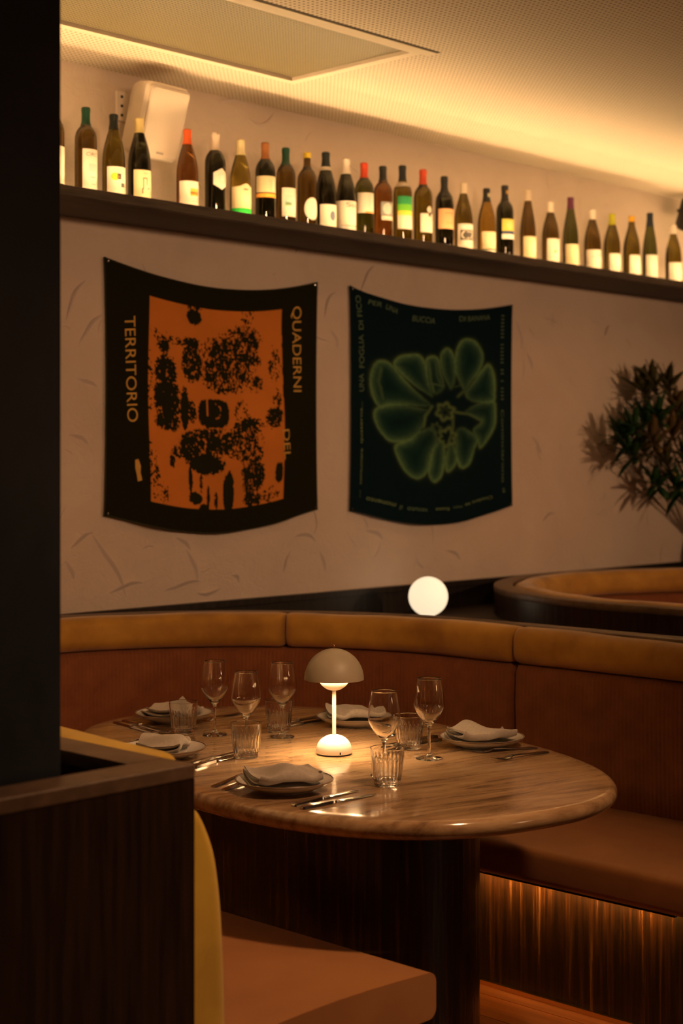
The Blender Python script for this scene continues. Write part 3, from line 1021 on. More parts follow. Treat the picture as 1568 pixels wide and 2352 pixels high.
# px centre, top px, bottom px, shape, glass, capsule colour, capsule length, label (a0,a1,z0,z1,colour), extras, label text
B = [
 (121, 215, 424, 'bordeaux', BROWN, (.03, .03, .03), .05, (-50, 52, .02, .14, WHITE), [('p', -50, -34, .03, .12, (.75, .25, .03))], 'brown wine bottle half hidden behind the black column, orange edged label'),
 (197, 232, 432, 'bordeaux', BROWN, (.005, .055, .03), .058, (-16, 60, .012, .152, WHITE), [('t', 'CIRC', -2, 46, .128, .140), ('p', 8, 44, .075, .103, (.40, .37, .34)), ('p', 14, 40, .055, .060, (.3, .28, .26)), ('p', 20, 36, .032, .036, (.35, .32, .3))], 'brown wine bottle with dark green capsule and tall white label'),
 (261, 246, 440, 'burgundy', OLIVE, (.008, .012, .010), .052, (-20, 62, .014, .110, WHITE), [('d', -6, 22, .062, .088, (.75, .42, .03)), ('p', 16, 30, .066, .086, INK), ('p', 30, 48, .040, .054, (.08, .08, .08))], 'olive wine bottle with black capsule, yellow dot and black blocks on its label'),
 (320, 256, 450, 'burgundy', DARK, (.62, .50, .22), .050, (-20, 62, .010, .112, CREAM), [('p', 14, 17, .045, .085, INK), ('p', 17, 30, .082, .085, INK), ('p', 28, 31, .060, .084, INK), ('p', 10, 14, .030, .048, INK), ('p', 34, 40, .046, .052, INK), ('p', 16, 36, .098, .103, (.4, .35, .25))], 'dark wine bottle with cream capsule and thin line drawing, before the white loudspeaker'),
 (430, 280, 465, 'burgundy', AMBER, (.62, .10, .02), .053, (-22, 64, .016, .104, WHITE), [('p', 18, 52, .050, .078, (.70, .30, .05)), ('p', 18, 52, .056, .066, (.5, .08, .02)), ('p', 24, 46, .040, .044, (.45, .4, .36)), ('p', 24, 46, .030, .034, (.45, .4, .36))], 'amber wine bottle with orange capsule standing just past the white loudspeaker'),
 (494, 288, 475, 'bordeaux', DARK, (.70, .58, .48), .062, (-12, 62, .088, .165, WHITE, 'hex'), [('d', 14, 44, .092, .112, (.55, .5, .45)), ('p', 18, 40, .120, .140, (.6, .55, .5))], 'black wine bottle with pale capsule and faceted white label'),
 (552, 305, 485, 'burgundy', YELL, (.72, .62, .36), .056, (-22, 64, .036, .116, CREAM, 'wave'), [('G', -22, 64, .012, .036, (.01, .42, .04)), ('p', 16, 48, .060, .092, (.55, .48, .30)), ('p', 22, 38, .104, .108, INK)], 'yellow-green wine bottle whose label has a bright green band'),
 (609, 313, 495, 'bordeaux', DARK, (.32, .12, .035), .060, (-50, 62, .108, .168, CREAM), [('G', -50, 62, .090, .104, (.72, .30, .04)), ('p', 10, 52, .138, .141, (.5, .45, .35)), ('p', 30, 48, .116, .156, (.66, .58, .42))], 'dark wine bottle with copper capsule and orange stripe below its cream label'),
 (656, 326, 503, 'bordeaux', BROWN, (.005, .05, .025), .065, (-20, 60, .032, .140, WHITE), [('p', -6, 42, .075, .112, (.28, .42, .36)), ('p', -6, 42, .072, .085, (.20, .32, .14)), ('p', 24, 44, .060, .110, (.45, .45, .42)), ('p', 20, 48, .042, .046, (.4, .36, .33))], 'brown wine bottle with green capsule and small landscape picture on its label'),
 (705, 336, 510, 'bordeaux', BROWN, (.55, .40, .03), .020, (-8, 74, .032, .118, WHITE, 'disc'), [('p', 20, 50, .074, .079, (.45, .4, .36)), ('p', 34, 38, .068, .086, (.5, .45, .4))], 'brown wine bottle with short yellow cap and round white label'),
 (748, 334, 515, 'burgundy', DARK, (.008, .014, .014), .052, (-18, 62, .014, .098, WHITE), [('ring', .228, .241), ('d', 20, 44, .038, .074, (.10, .11, .16))], 'dark wine bottle with black capsule, white neck ring and dark oval on its label'),
 (794, 350, 523, 'burgundy', DARK, (.74, .66, .56), .058, (-52, 64, .034, .128, WHITE), [('G', -52, 64, .012, .033, (.42, .39, .36)), ('t', 'Su', 8, 48, .104, .122), ('p', 20, 58, .018, .026, WHITE)], 'dark wine bottle with white capsule and wide label lettered at the top'),
 (836, 360, 530, 'bordeaux', GREENB, (.60, .06, .02), .058, (-34, 62, .094, .174, WHITE), [('p', 4, 58, .094, .100, (.70, .25, .08)), ('p', 30, 46, .108, .165, (.62, .55, .48))], 'green wine bottle with red capsule and label set high, red edge below'),
 (879, 368, 537, 'bordeaux', AMBER, (.012, .016, .012), .058, (2, 62, .078, .094, WHITE), [('G', 0, 58, .096, .150, (.20, .21, .20)), ('d', 8, 46, .100, .146, (.42, .42, .38)), ('p', 6, 58, .083, .086, (.3, .28, .25)), ('G', 52, 60, .132, .148, WHITE)], 'amber wine bottle with black capsule and grey engraved figure on its label'),
 (924, 368, 545, 'bordeaux', OLIVE, (.010, .014, .016), .055, (-18, 60, .052, .104, WHITE), [('G', -18, 60, .104, .120, (.68, .50, .06)), ('G', -18, 60, .120, .146, (.12, .42, .03)), ('G', -18, 60, .146, .176, (.02, .24, .08)), ('ring', .214, .230)], 'olive wine bottle with green and yellow shaded label'),
 (971, 377, 552, 'bordeaux', OLIVE, (.58, .07, .025), .056, (-4, 60, .052, .124, WHITE), [('D', 22, 46, .126, .152, WHITE), ('d', 28, 42, .112, .128, INK), ('p', 20, 44, .080, .084, (.5, .45, .4))], 'olive wine bottle with red capsule and round white seal above its label'),
 (1020, 393, 560, 'bordeaux', DARK, (.012, .014, .016), .085, (-26, 62, .082, .162, (.62, .33, .16)), [('p', 6, 54, .142, .146, (.5, .22, .10)), ('p', 10, 50, .104, .107, (.5, .22, .10))], 'black wine bottle with peach coloured label'),
 (1064, 412, 570, 'burgundy', OLIVE, (.72, .62, .48), .042, (-18, 62, .008, .120, WHITE), [('G2', -6, 58, .050, .094, INK), ('t2', 'C2', -2, 54, .054, .090), ('p', -8, 50, .102, .112, (.62, .55, .50)), ('p', 0, 30, .022, .026, (.4, .36, .33))], 'olive wine bottle whose white label carries a black box with large characters'),
 (1117, 421, 575, 'burgundy', (.55, .34, .05), (.015, .014, .012), .058, (-18, 62, .030, .104, CREAM), [('G', -18, 62, .022, .029, (.10, .11, .06)), ('G', -18, 62, .012, .022, WHITE), ('cap', .258, .274, (.5, .45, .3))], 'golden wine bottle with black capsule and dark line across its label'),
 (1159, 415, 582, 'bordeaux', DARK, (.012, .012, .014), .058, (4, 60, .110, .158, (.58, .50, .10)), [('G', 4, 60, .100, .109, (.02, .04, .12)), ('G', 4, 60, .078, .098, (.60, .56, .50)), ('cap', .262, .276, (.5, .30, .05)), ('d', 20, 46, .118, .150, (.66, .58, .20))], 'black wine bottle with yellow picture label above a white strip'),
 (1212, 425, 590, 'flute', BROWN, (.66, .56, .44), .048, (-14, 62, .014, .116, CREAM), [('p', 6, 50, .086, .090, (.5, .42, .26)), ('p', 6, 50, .070, .074, (.5, .42, .26)), ('p', 28, 48, .030, .100, (.66, .57, .38))], 'tall slim brown wine bottle with pale capsule and cream label'),
 (1264, 458, 603, 'burgundy', BROWN, (.78, .68, .56), .046, (-14, 62, .016, .124, WHITE), [('d', 18, 34, .056, .070, (.16, .26, .08)), ('p', 24, 28, .068, .086, (.16, .26, .08))], 'brown wine bottle with small green leaf on its white label'),
 (1310, 447, 610, 'flute', GREENB, (.10, .02, .06), .052, (-14, 62, .012, .112, CREAM), [], 'tall green wine bottle with purple capsule'),
 (1360, 475, 617, 'burgundy', BROWN, (.80, .72, .62), .045, (-18, 64, .014, .104, WHITE), [('p', 8, 58, .066, .078, (.45, .40, .36)), ('d', 34, 54, .070, .090, (.35, .32, .3))], 'brown wine bottle with white capsule and grey sketch on its label'),
 (1405, 485, 625, 'burgundy', OLIVE, (.42, .42, .02), .052, (-12, 62, .012, .102, WHITE), [('p', 34, 50, .030, .094, (.66, .58, .48))], 'olive wine bottle with lime green capsule'),
 (1450, 494, 635, 'burgundy', OLIVE, (.68, .36, .02), .024, (-12, 62, .014, .108, WHITE), [('p', 34, 50, .030, .098, (.66, .58, .48))], 'olive wine bottle with short yellow wax cap'),
 (1492, 487, 642, 'flute', GREENB, (.008, .016, .03), .066, (-10, 62, .012, .124, WHITE), [('p', 28, 44, .050, .058, (.45, .45, .3))], 'tall slim wine bottle with long navy capsule'),
 (1546, 515, 650, 'burgundy', OLIVE, (.78, .68, .58), .042, (-12, 62, .012, .108, WHITE), [('p', 44, 56, .030, .098, (.6, .45, .38))], 'olive wine bottle with white cap standing at the far dark loudspeaker'),
]
BYA = 4.358
LEFT = [.30, .36, .22, .26, .15, .42, .10, .06, .31, .36, .23, .0, .16, .43, .25, .37, .18, .20, .26, .34, .23, .30, .18, .15, .34, .38, .26, .23]
for bi, (px, pt, pb, kind, gl, cap, cl_, lb, ex, label) in enumerate(B):
    X = px_to_x(px, BYA)
    phi = math.degrees(math.atan2(X, BYA))
    o0, o1 = lb[0], lb[1]
    n0 = max(-88, math.degrees(math.asin(2 * LEFT[bi] - 1))) - phi
    n1 = 86 - phi
    def am(a_):
        return n0 + (a_ - o0) / (o1 - o0) * (n1 - n0)
    lb = (n0, n1) + lb[2:]
    ex2 = []
    for e in ex:
        if e[0] in ('ring', 'cap'):
            ex2.append(e)
        elif e[0] in ('t', 't2'):
            ex2.append((e[0], e[1], am(e[2]), am(e[3])) + e[4:])
        else:
            ex2.append((e[0], am(e[1]), am(e[2])) + e[3:])
    ex = ex2
    d_ = X * FX + BYA * FY
    H = (pb - pt + 2) * d_ / FPX
    base = BP[kind][-1][1]
    s = max(.90, min(1.12, H / base))
    t = thing('wine_bottle', label, 'wine bottle', (X, BYA, SZ1 - .0028), 0, 'wine bottles on the wall shelf')
    t.scale = (min(1.06, max(.97, s)), min(1.06, max(.97, s)), s)
    ob('glass_body', bottle_mesh(kind, gl), None, t)
    cp = [(prof_r(kind, base - .0006) + .0006, base + .0008)]
    z = base - .002
    zs = [base - .002 - cl_ * i / 6 for i in range(7)]
    cprof = [(0, base + .0012), (.0125, base + .0010)] + [(prof_r(kind, zz_) + .0007 + (.0010 if i < 2 else 0), zz_) for i, zz_ in enumerate(zs)] + [(prof_r(kind, zs[-1]) - .0002, zs[-1])]
    ob('capsule', lathe_mesh('capsule', cprof, 28, angle=.8), cm(cap, .4), t)
    a0, a1, z0, z1, lc = lb[:5]
    shp = lb[5] if len(lb) > 5 else None
    L_ = patch('label', kind, a0, a1, z0, z1, .0005, lc, t, shp if shp in ('hex', 'disc') else None, .012 if shp == 'wave' else 0)
    for e in ex:
        if e[0] in 'pd' and len(e[0]) == 1:
            patch('label_print', kind, e[1], e[2], e[3], e[4], .0009, e[5], L_, 'disc' if e[0] == 'd' else None)
        elif e[0] == 'G':
            patch('label_band', kind, e[1], e[2], e[3], e[4], .0006, e[5], t)
        elif e[0] == 'G2':
            patch('label_print', kind, e[1], e[2], e[3], e[4], .0009, e[5], L_)
        elif e[0] == 'D':
            patch('seal', kind, e[1], e[2], e[3], e[4], .0007, e[5], t, 'disc')
        elif e[0] == 't':
            label_text(e[1], kind, e[2], e[3], e[4], e[5], (.16, .14, .12), L_)
        elif e[0] == 't2':
            label_text(e[1], kind, e[2], e[3], e[4], e[5], WHITE, L_, .0014)
        elif e[0] == 'ring':
            zz_ = [e[1], (e[1] + e[2]) / 2, e[2]]
            ob('neck_ring', lathe_mesh('neck_ring', [(prof_r(kind, q) + .0011, q) for q in zz_] + [(prof_r(kind, e[2]), e[2]), (prof_r(kind, e[1]), e[1])], 28, closed=True), cm((.62, .55, .46)), t)
        elif e[0] == 'cap':
            patch('capsule_print', kind, 20 - phi, 75 - phi, e[1], e[2], .0012, e[3], t)

# ------------------------------------------------------------------ loudspeakers
def speaker(name, label, X, Ypos, Z, body, grille, metal, sc=1):
    t = thing(name, label, 'loudspeaker', (X, Ypos, Z))
    t.scale = (sc, sc, sc)
    t.rotation_euler = (math.radians(17), 0, math.radians(4))
    W, H, D = .098, .130, .15
    # cabinet: rounded wedge, narrower at the back
    v, f = [], []
    sec = []
    for (y, hw, hh) in ((-D / 2, W, H), (-D / 2 + .012, W + .006, H + .006), (0, W - .004, H), (D * .3, W * .72, H * .93), (D / 2, W * .42, H * .80)):
        pts = rrect(-hw, hw, -hh, hh, .022, 4)
        sec.append([(x, y, z) for x, z in pts])
    P = len(sec[0])
    for q in sec:
        v += q
    for i in range(len(sec) - 1):
        for j in range(P):
            j2 = (j + 1) % P
            f.append((i * P + j, i * P + j2, (i + 1) * P + j2, (i + 1) * P + j))
    f.append(tuple(range(P))[::-1])
    f.append(tuple((len(sec) - 1) * P + j for j in range(P)))
    d = me('cabinet', v, f)
    fix_normals(d)
    d.polygons.foreach_set('use_smooth', [True] * len(d.polygons))
    d.set_sharp_from_angle(angle=.6)
    ob('cabinet', d, body, t)
    gv, gf = [], []
    pts = rrect(-W + .004, W - .004, -H + .004, H - .004, .016, 4)
    pts2 = rrect(-W + .010, W - .010, -H + .012, H - .012, .014, 4)
    gv = [(x, -D / 2 - .0005, z) for x, z in pts] + [(x, -D / 2 - .010, z) for x, z in pts] + [(x, -D / 2 - .014, z) for x, z in pts2]
    n = len(pts)
    for k in range(2):
        gf += [(k * n + i, k * n + (i + 1) % n, (k + 1) * n + (i + 1) % n, (k + 1) * n + i) for i in range(n)]
    gf.append(tuple(2 * n + i for i in range(n)))
    gd = me('grille', gv, gf)
    fix_normals(gd)
    ob('grille', gd, grille, t)
    o = box('badge', metal, -.016, .016, -D / 2 - .0165, -D / 2 - .014, -H + .018, -H + .026, t)
    bp_, bf_ = tube([(0, D / 2 - .005, 0), (0, D / 2 + .03, .01)], .014, 12)
    ob('bracket_arm', me('bracket_arm', bp_, bf_, True), body, t)
    return t
spx = px_to_x(345, 4.47)
sp = speaker('wall_speaker', 'white loudspeaker tilted down above the wine bottles', spx, 4.475, 2.775, 'speaker_white', 'speaker_grille', 'grey_plastic')
X, Z = px_wall(277, 245, YW)
bk = box('wall_plate', 'speaker_white', X - .028, X + .028, YW - .012, YW - .0006, Z - .055, Z + .055, None, .003)
tag(bk, 'small white wall bracket plate with screws behind the loudspeaker', 'bracket')
for dz in (-.034, 0, .034):
    o = ob('screw', lathe_mesh('screw', [(0, 0), (.006, 0), (.005, .003), (0, .004)], 12), 'black_plastic', bk)
    o.location = (X - .004, YW - .012, Z + dz)
    o.rotation_euler = (PI / 2, 0, 0)
speaker('wall_speaker', 'black loudspeaker at the far end of the wine shelf', 7.37, 4.475, 2.855, 'black_plastic', 'black_plastic', 'grey_plastic', .72)

# ------------------------------------------------------------------ cloth hangings
rng = np.random.default_rng(3)
def vnoise(x, y, seed):
    g_ = np.random.default_rng(seed).random((64, 64))
    xi, yi = np.floor(x).astype(int), np.floor(y).astype(int)
    fx, fy = x - xi, y - yi
    fx, fy = fx * fx * (3 - 2 * fx), fy * fy * (3 - 2 * fy)
    a, b_ = g_[xi % 64, yi % 64], g_[(xi + 1) % 64, yi % 64]
    c_, d_ = g_[xi % 64, (yi + 1) % 64], g_[(xi + 1) % 64, (yi + 1) % 64]
    return (a * (1 - fx) + b_ * fx) * (1 - fy) + (c_ * (1 - fx) + d_ * fx) * fy
def fbm(x, y, seed, octv=4):
    s, a, t_ = 0, 1, 0
    for k in range(octv):
        s = s + a * vnoise(x * 2 ** k, y * 2 ** k, seed + k)
        t_ += a
        a *= .62
    return s / t_
def poly_dist(px, py, poly):
    """distance to polygon edges and inside test"""
    n = len(poly)
    d = np.full(px.shape, 1e9)
    ins = np.zeros(px.shape, bool)
    for i in range(n):
        x1, y1 = poly[i]
        x2, y2 = poly[(i + 1) % n]
        dx, dy = x2 - x1, y2 - y1
        t_ = np.clip(((px - x1) * dx + (py - y1) * dy) / (dx * dx + dy * dy + 1e-9), 0, 1)
        d = np.minimum(d, np.hypot(px - x1 - t_ * dx, py - y1 - t_ * dy))
        c_ = (y1 > py) != (y2 > py)
        with np.errstate(divide='ignore', invalid='ignore'):
            xin = (x2 - x1) * (py - y1) / (y2 - y1 + 1e-12) + x1
        ins ^= c_ & (px < xin)
    return d, ins
class Cloth:
    def __init__(s, xl, xr, zt, zb, sag, bow, skew, seed):
        s.__dict__.update(locals())
    def zt_(s, u):
        return s.zt - s.sag * 4 * (u ** s.skew) * (1 - u ** s.skew)
    def zb_(s, u):
        return s.zb - s.bow * (1 - (2 * u - 1) ** 2) ** 1.25
    def P(s, u, v):
        """front surface; u, v arrays"""
        zt, zb = s.zt_(u), s.zb_(u)
        ins = .010 * np.sin(PI * v) ** .6
        x = s.xl + ins + (s.xr - s.xl - 2 * ins) * u
        z = zt + (zb - zt) * v
        e = np.minimum(np.minimum(u, 1 - u) * 6, 1)
        y = YW - .010 - .016 * e * (.5 + .5 * np.sin(2.2 * PI * v + 1 + 3 * u)) - .006 * e * np.sin(7 * PI * u + 2.2 * v + s.seed) * (.4 + .6 * v)
        return x, y, z
    def uv_px(s, px, py):
        Y = YW - .02
        X, Z = px_wall(px, py, Y)
        u = min(1, max(0, (X - s.xl) / (s.xr - s.xl)))
        zt, zb = s.zt_(u), s.zb_(u)
        return u, (zt - Z) / (zt - zb)
def cloth_object(name, cl, nu, nv, color_fn, label):
    t = thing(name, label, 'wall hanging', ((cl.xl + cl.xr) / 2, YW - .01, (cl.zt + cl.zb) / 2))
    u, v = np.meshgrid(np.linspace(0, 1, nu), np.linspace(0, 1, nv))
    x, y, z = cl.P(u, v)
    V = np.stack([x, y, z], -1).reshape(-1, 3) - np.array(t.location)
    col = color_fn(u, v).reshape(-1, 3)
    nq = nu * nv
    edge = .0022
    idx = np.arange(nq).reshape(nv, nu)
    q = np.stack([idx[:-1, :-1], idx[1:, :-1], idx[1:, 1:], idx[:-1, 1:]], -1).reshape(-1, 4)
    d = bpy.data.meshes.new('fabric')
    d.vertices.add(nq)
    d.vertices.foreach_set('co', V.ravel())
    d.loops.add(q.size)
    d.loops.foreach_set('vertex_index', q.ravel())
    d.polygons.add(len(q))
    d.polygons.foreach_set('loop_start', np.arange(0, q.size, 4))
    d.polygons.foreach_set('use_smooth', np.ones(len(q), bool))
    d.update(calc_edges=True)
    a = d.color_attributes.new('print', 'FLOAT_COLOR', 'POINT')
    a.data.foreach_set('color', np.concatenate([col, np.ones((nq, 1))], 1).astype(np.float32).ravel())
    o = ob('fabric', d, 'printed_cloth', t)
    # rolled hem: a thin border cord all round
    pts = [(k / 40, 0) for k in range(40)] + [(1, k / 30) for k in range(30)] + [(1 - k / 40, 1) for k in range(40)] + [(0, 1 - k / 30) for k in range(31)]
    P3 = []
    for a_, b_ in pts:
        X, Y, Z = cl.P(np.array(a_), np.array(b_))
        P3.append(Vector((float(X), float(Y), float(Z))) - t.location)
    hv, hf = tube(P3, edge, 6)
    ob('hem', me('hem', hv, hf, True), cl.hem, t)
    for a_, b_ in ((0, 0), (1, 0), (1, 1), (0, 1)):
        X, Y, Z = cl.P(np.array(abs(a_ - .012)), np.array(abs(b_ - .010)))
        p = ob('corner_pin', lathe_mesh('corner_pin', [(0, 0), (.0045, 0), (.0045, .002), (.003, .004), (0, .0045)], 12), 'steel', t)
        p.location = Vector((float(X), float(Y) - .001, float(Z))) - t.location
        p.rotation_euler = (PI / 2, 0, 0)
    return t
def cloth_text(cl, t, s, p0, p1, hpx, m, name='lettering'):
    """text running from photo pixel p0 to p1 along its baseline; hpx = cap height in pixels on the left of the run direction"""
    co, fs = text_mesh(s)
    wmax = co[:, 0].max()
    cap = .70
    dx, dy = p1[0] - p0[0], p1[1] - p0[1]
    l = math.hypot(dx, dy)
    upx, upy = dy / l, -dx / l
    v = []
    for x, y, _ in co:
        q = x / wmax
        h = y / cap * hpx
        u_, v_ = cl.uv_px(p0[0] + dx * q + upx * h, p0[1] + dy * q + upy * h)
        X, Y, Z = cl.P(np.array(u_), np.array(min(1, max(0, v_))))
        v.append(Vector((float(X), float(Y) - .0016, float(Z))) - t.location)
    return ob(name, me(name, v, fs), m, t)

c1 = Cloth(px_to_x(243, YW - .02), px_to_x(733, YW - .02), 2.272, 1.326, .072, .080, 1.0, 1.0)
c1.hem = mat('hem_olive', (.035, .034, .010), .9)
def cz(l, ox=200, oy=560, k=2.703):
    return [(ox + x / k, oy + y / k) for x, y in l]
def print1(u, v):
    col = np.zeros(u.shape + (3,))
    base = np.array((.013, .013, .005))
    org = np.array((.62, .205, .035))
    col[:] = base
    # work in the pixel frame of the crop used while studying the print (only to place blotches on the cloth)
    uu, vv = u, v
    wv = .004 * (fbm(uu * 3, vv * 9, 40) - .5)
    inside = (uu > .180 + wv) & (uu < .815 + wv) & (vv > .088) & (vv < .905)
    n1 = fbm(uu * 62, vv * 48, 11, 4)
    n2 = fbm(uu * 170 + 9, vv * 130, 21, 2)
    nn = .5 * n1 + .5 * n2
    mask = np.zeros(u.shape)
    def blob(px, py, rx, ry, dens, pw=2):
        q = cl_uv(px, py)
        su = rx / 2.703 / 490
        sv = ry / 2.703 / 540
        r = (np.abs((uu - q[0]) / su) ** pw + np.abs((vv - q[1]) / sv) ** pw)
        return np.where(r < 1.5, dens * np.clip(1.5 - r, 0, 1) ** .5, 0)
    def cl_uv(zx, zy):
        return c1.uv_px(200 + zx / 2.703, 560 + zy / 2.703)
    for b_ in ((665, 455, 45, 45, .78), (660, 375, 60, 55, .46), (1000, 430, 55, 90, .43), (470, 620, 40, 50, .6), (540, 600, 90, 25, .47), (650, 610, 60, 30, .62),
               (980, 600, 130, 90, .58), (900, 720, 190, 150, .58), (880, 840, 160, 90, .57), (660, 740, 65, 120, .62), (490, 800, 65, 110, .66), (500, 960, 75, 130, .72),
               (500, 1100, 75, 60, .70), (610, 1020, 26, 115, .85), (660, 1040, 28, 70, .62), (790, 1055, 84, 80, 1.0, 3.2), (960, 1060, 60, 90, .44), (1000, 1150, 110, 70, .60),
               (780, 1230, 170, 80, .60), (950, 1250, 150, 90, .56), (640, 1270, 70, 90, .68), (560, 1290, 50, 40, .6), (520, 1340, 20, 45, .6), (740, 1370, 100, 60, .78), (1020, 1300, 80, 90, .56), (1030, 1450, 80, 120, .62), (1030, 1590, 60, 60, .62),
               (870, 1550, 34, 120, 1.0), (672, 1580, 36, 36, .85), (640, 1460, 12, 90, .7), (705, 1440, 10, 100, .66), (720, 1660, 26, 40, 1.0), (745, 1590, 8, 80, .9), (790, 1600, 10, 60, .6),
               (1165, 1080, 55, 70, .64), (1175, 760, 40, 130, .47), (1185, 1000, 30, 120, .5), (1190, 1420, 25, 60, .8), (400, 1420, 40, 180, .46), (385, 850, 25, 220, .44), (460, 1560, 40, 90, .42), (1140, 1560, 60, 60, .45), (1060, 870, 50, 60, .5), (440, 560, 60, 30, .42)):
        mask = np.maximum(mask, blob(*b_))
    ink = inside & (nn < mask * .98 + .02) & (mask > .2)
    # a few pale strokes drawn inside the dark arch
    q = cl_uv(800, 1040)
    rr_ = np.hypot((uu - q[0]) / .045, (vv - q[1]) / .055)
    ink &= ~((np.abs(rr_ - .55) < .06) & (n2 > .5) & (uu > q[0]))
    q2 = cl_uv(755, 1010)
    ink &= ~((np.abs(uu - q2[0]) < .004) & (np.abs(vv - q2[1]) < .04))
    fade = .82 + .36 * fbm(uu * 4, vv * 4, 5)
    col[inside] = org * fade[inside][:, None]
    col[ink] = base * 1.2
    return col
h1 = cloth_object('printed_hanging', c1, 380, 380, print1, 'olive black cloth hanging with orange printed field and lettered borders')
cloth_text(c1, h1, 'TERRITORIO', (284, 726), (293, 969), 25, 'print_ochre')
cloth_text(c1, h1, 'QUADERNI', (676, 704), (676, 900), 21, 'print_ochre')
cloth_text(c1, h1, 'DEL', (647, 987), (652, 1055), 16, 'print_ochre')
pv_ = []
bl = [(309, 1056), (316, 1054), (321, 1070), (320, 1085), (323, 1103), (314, 1106), (312, 1090), (309, 1075)]
for p in bl:
    u_, v_ = c1.uv_px(*p)
    X, Y, Z = c1.P(np.array(u_), np.array(v_))
    pv_.append(Vector((float(X), float(Y) - .0016, float(Z))) - h1.location)
ob('printed_mark', me('printed_mark', pv_, [tuple(range(len(bl)))]), 'print_ochre', h1)

c2 = Cloth(px_to_x(807, YW - .02), px_to_x(1180, YW - .02), 2.274, 1.316, .062, .074, .88, 4.0)
c2.hem = mat('hem_teal', (.004, .012, .013), .9)
def pz(l):
    return [(780 + x / 3.564, 620 + y / 3.564) for x, y in l]
PET = [
 [(1010, 1000), (950, 850), (945, 700), (970, 610), (1020, 565), (1090, 580), (1150, 640), (1185, 720), (1175, 800), (1130, 870), (1060, 940)],
 [(900, 980), (840, 850), (815, 720), (840, 660), (880, 640), (920, 680), (945, 760), (940, 900)],
 [(760, 1020), (700, 930), (690, 800), (690, 740), (740, 705), (800, 730), (820, 820), (850, 960)],
 [(740, 1040), (600, 960), (480, 870), (430, 820), (480, 750), (560, 720), (640, 715), (690, 800), (720, 950)],
 [(740, 1110), (600, 1000), (430, 840), (350, 815), (290, 850), (250, 950), (250, 1070), (290, 1170), (340, 1200), (400, 1160), (520, 1130)],
 [(700, 1150), (520, 1130), (360, 1170), (290, 1220), (275, 1290), (310, 1380), (380, 1440), (450, 1445), (560, 1400), (640, 1310)],
 [(740, 1280), (620, 1330), (560, 1400), (445, 1470), (465, 1580), (520, 1680), (600, 1715), (680, 1650), (720, 1500), (780, 1390)],
 [(800, 1390), (740, 1460), (710, 1560), (690, 1670), (740, 1735), (800, 1700), (830, 1600), (840, 1480)],
 [(870, 1440), (840, 1560), (850, 1650), (890, 1640), (935, 1560), (920, 1480), (900, 1430)],
 [(930, 1330), (920, 1480), (940, 1600), (980, 1635), (1040, 1600), (1080, 1500), (1110, 1410), (1050, 1350), (980, 1300)],
 [(1000, 1180), (1150, 1270), (1070, 1330), (1110, 1420), (1140, 1500), (1220, 1430), (1280, 1330), (1290, 1200), (1270, 1130), (1150, 1120)],
 [(1030, 1000), (1120, 900), (1190, 830), (1230, 800), (1270, 850), (1290, 960), (1285, 1060), (1270, 1130), (1150, 1120), (1050, 1080)]]
CEN = (850, 1160)
def smooth_poly(l):
    l = l + l[:3]
    out = catmull(l, 4)
    return out[4:-8] if len(out) > 20 else out
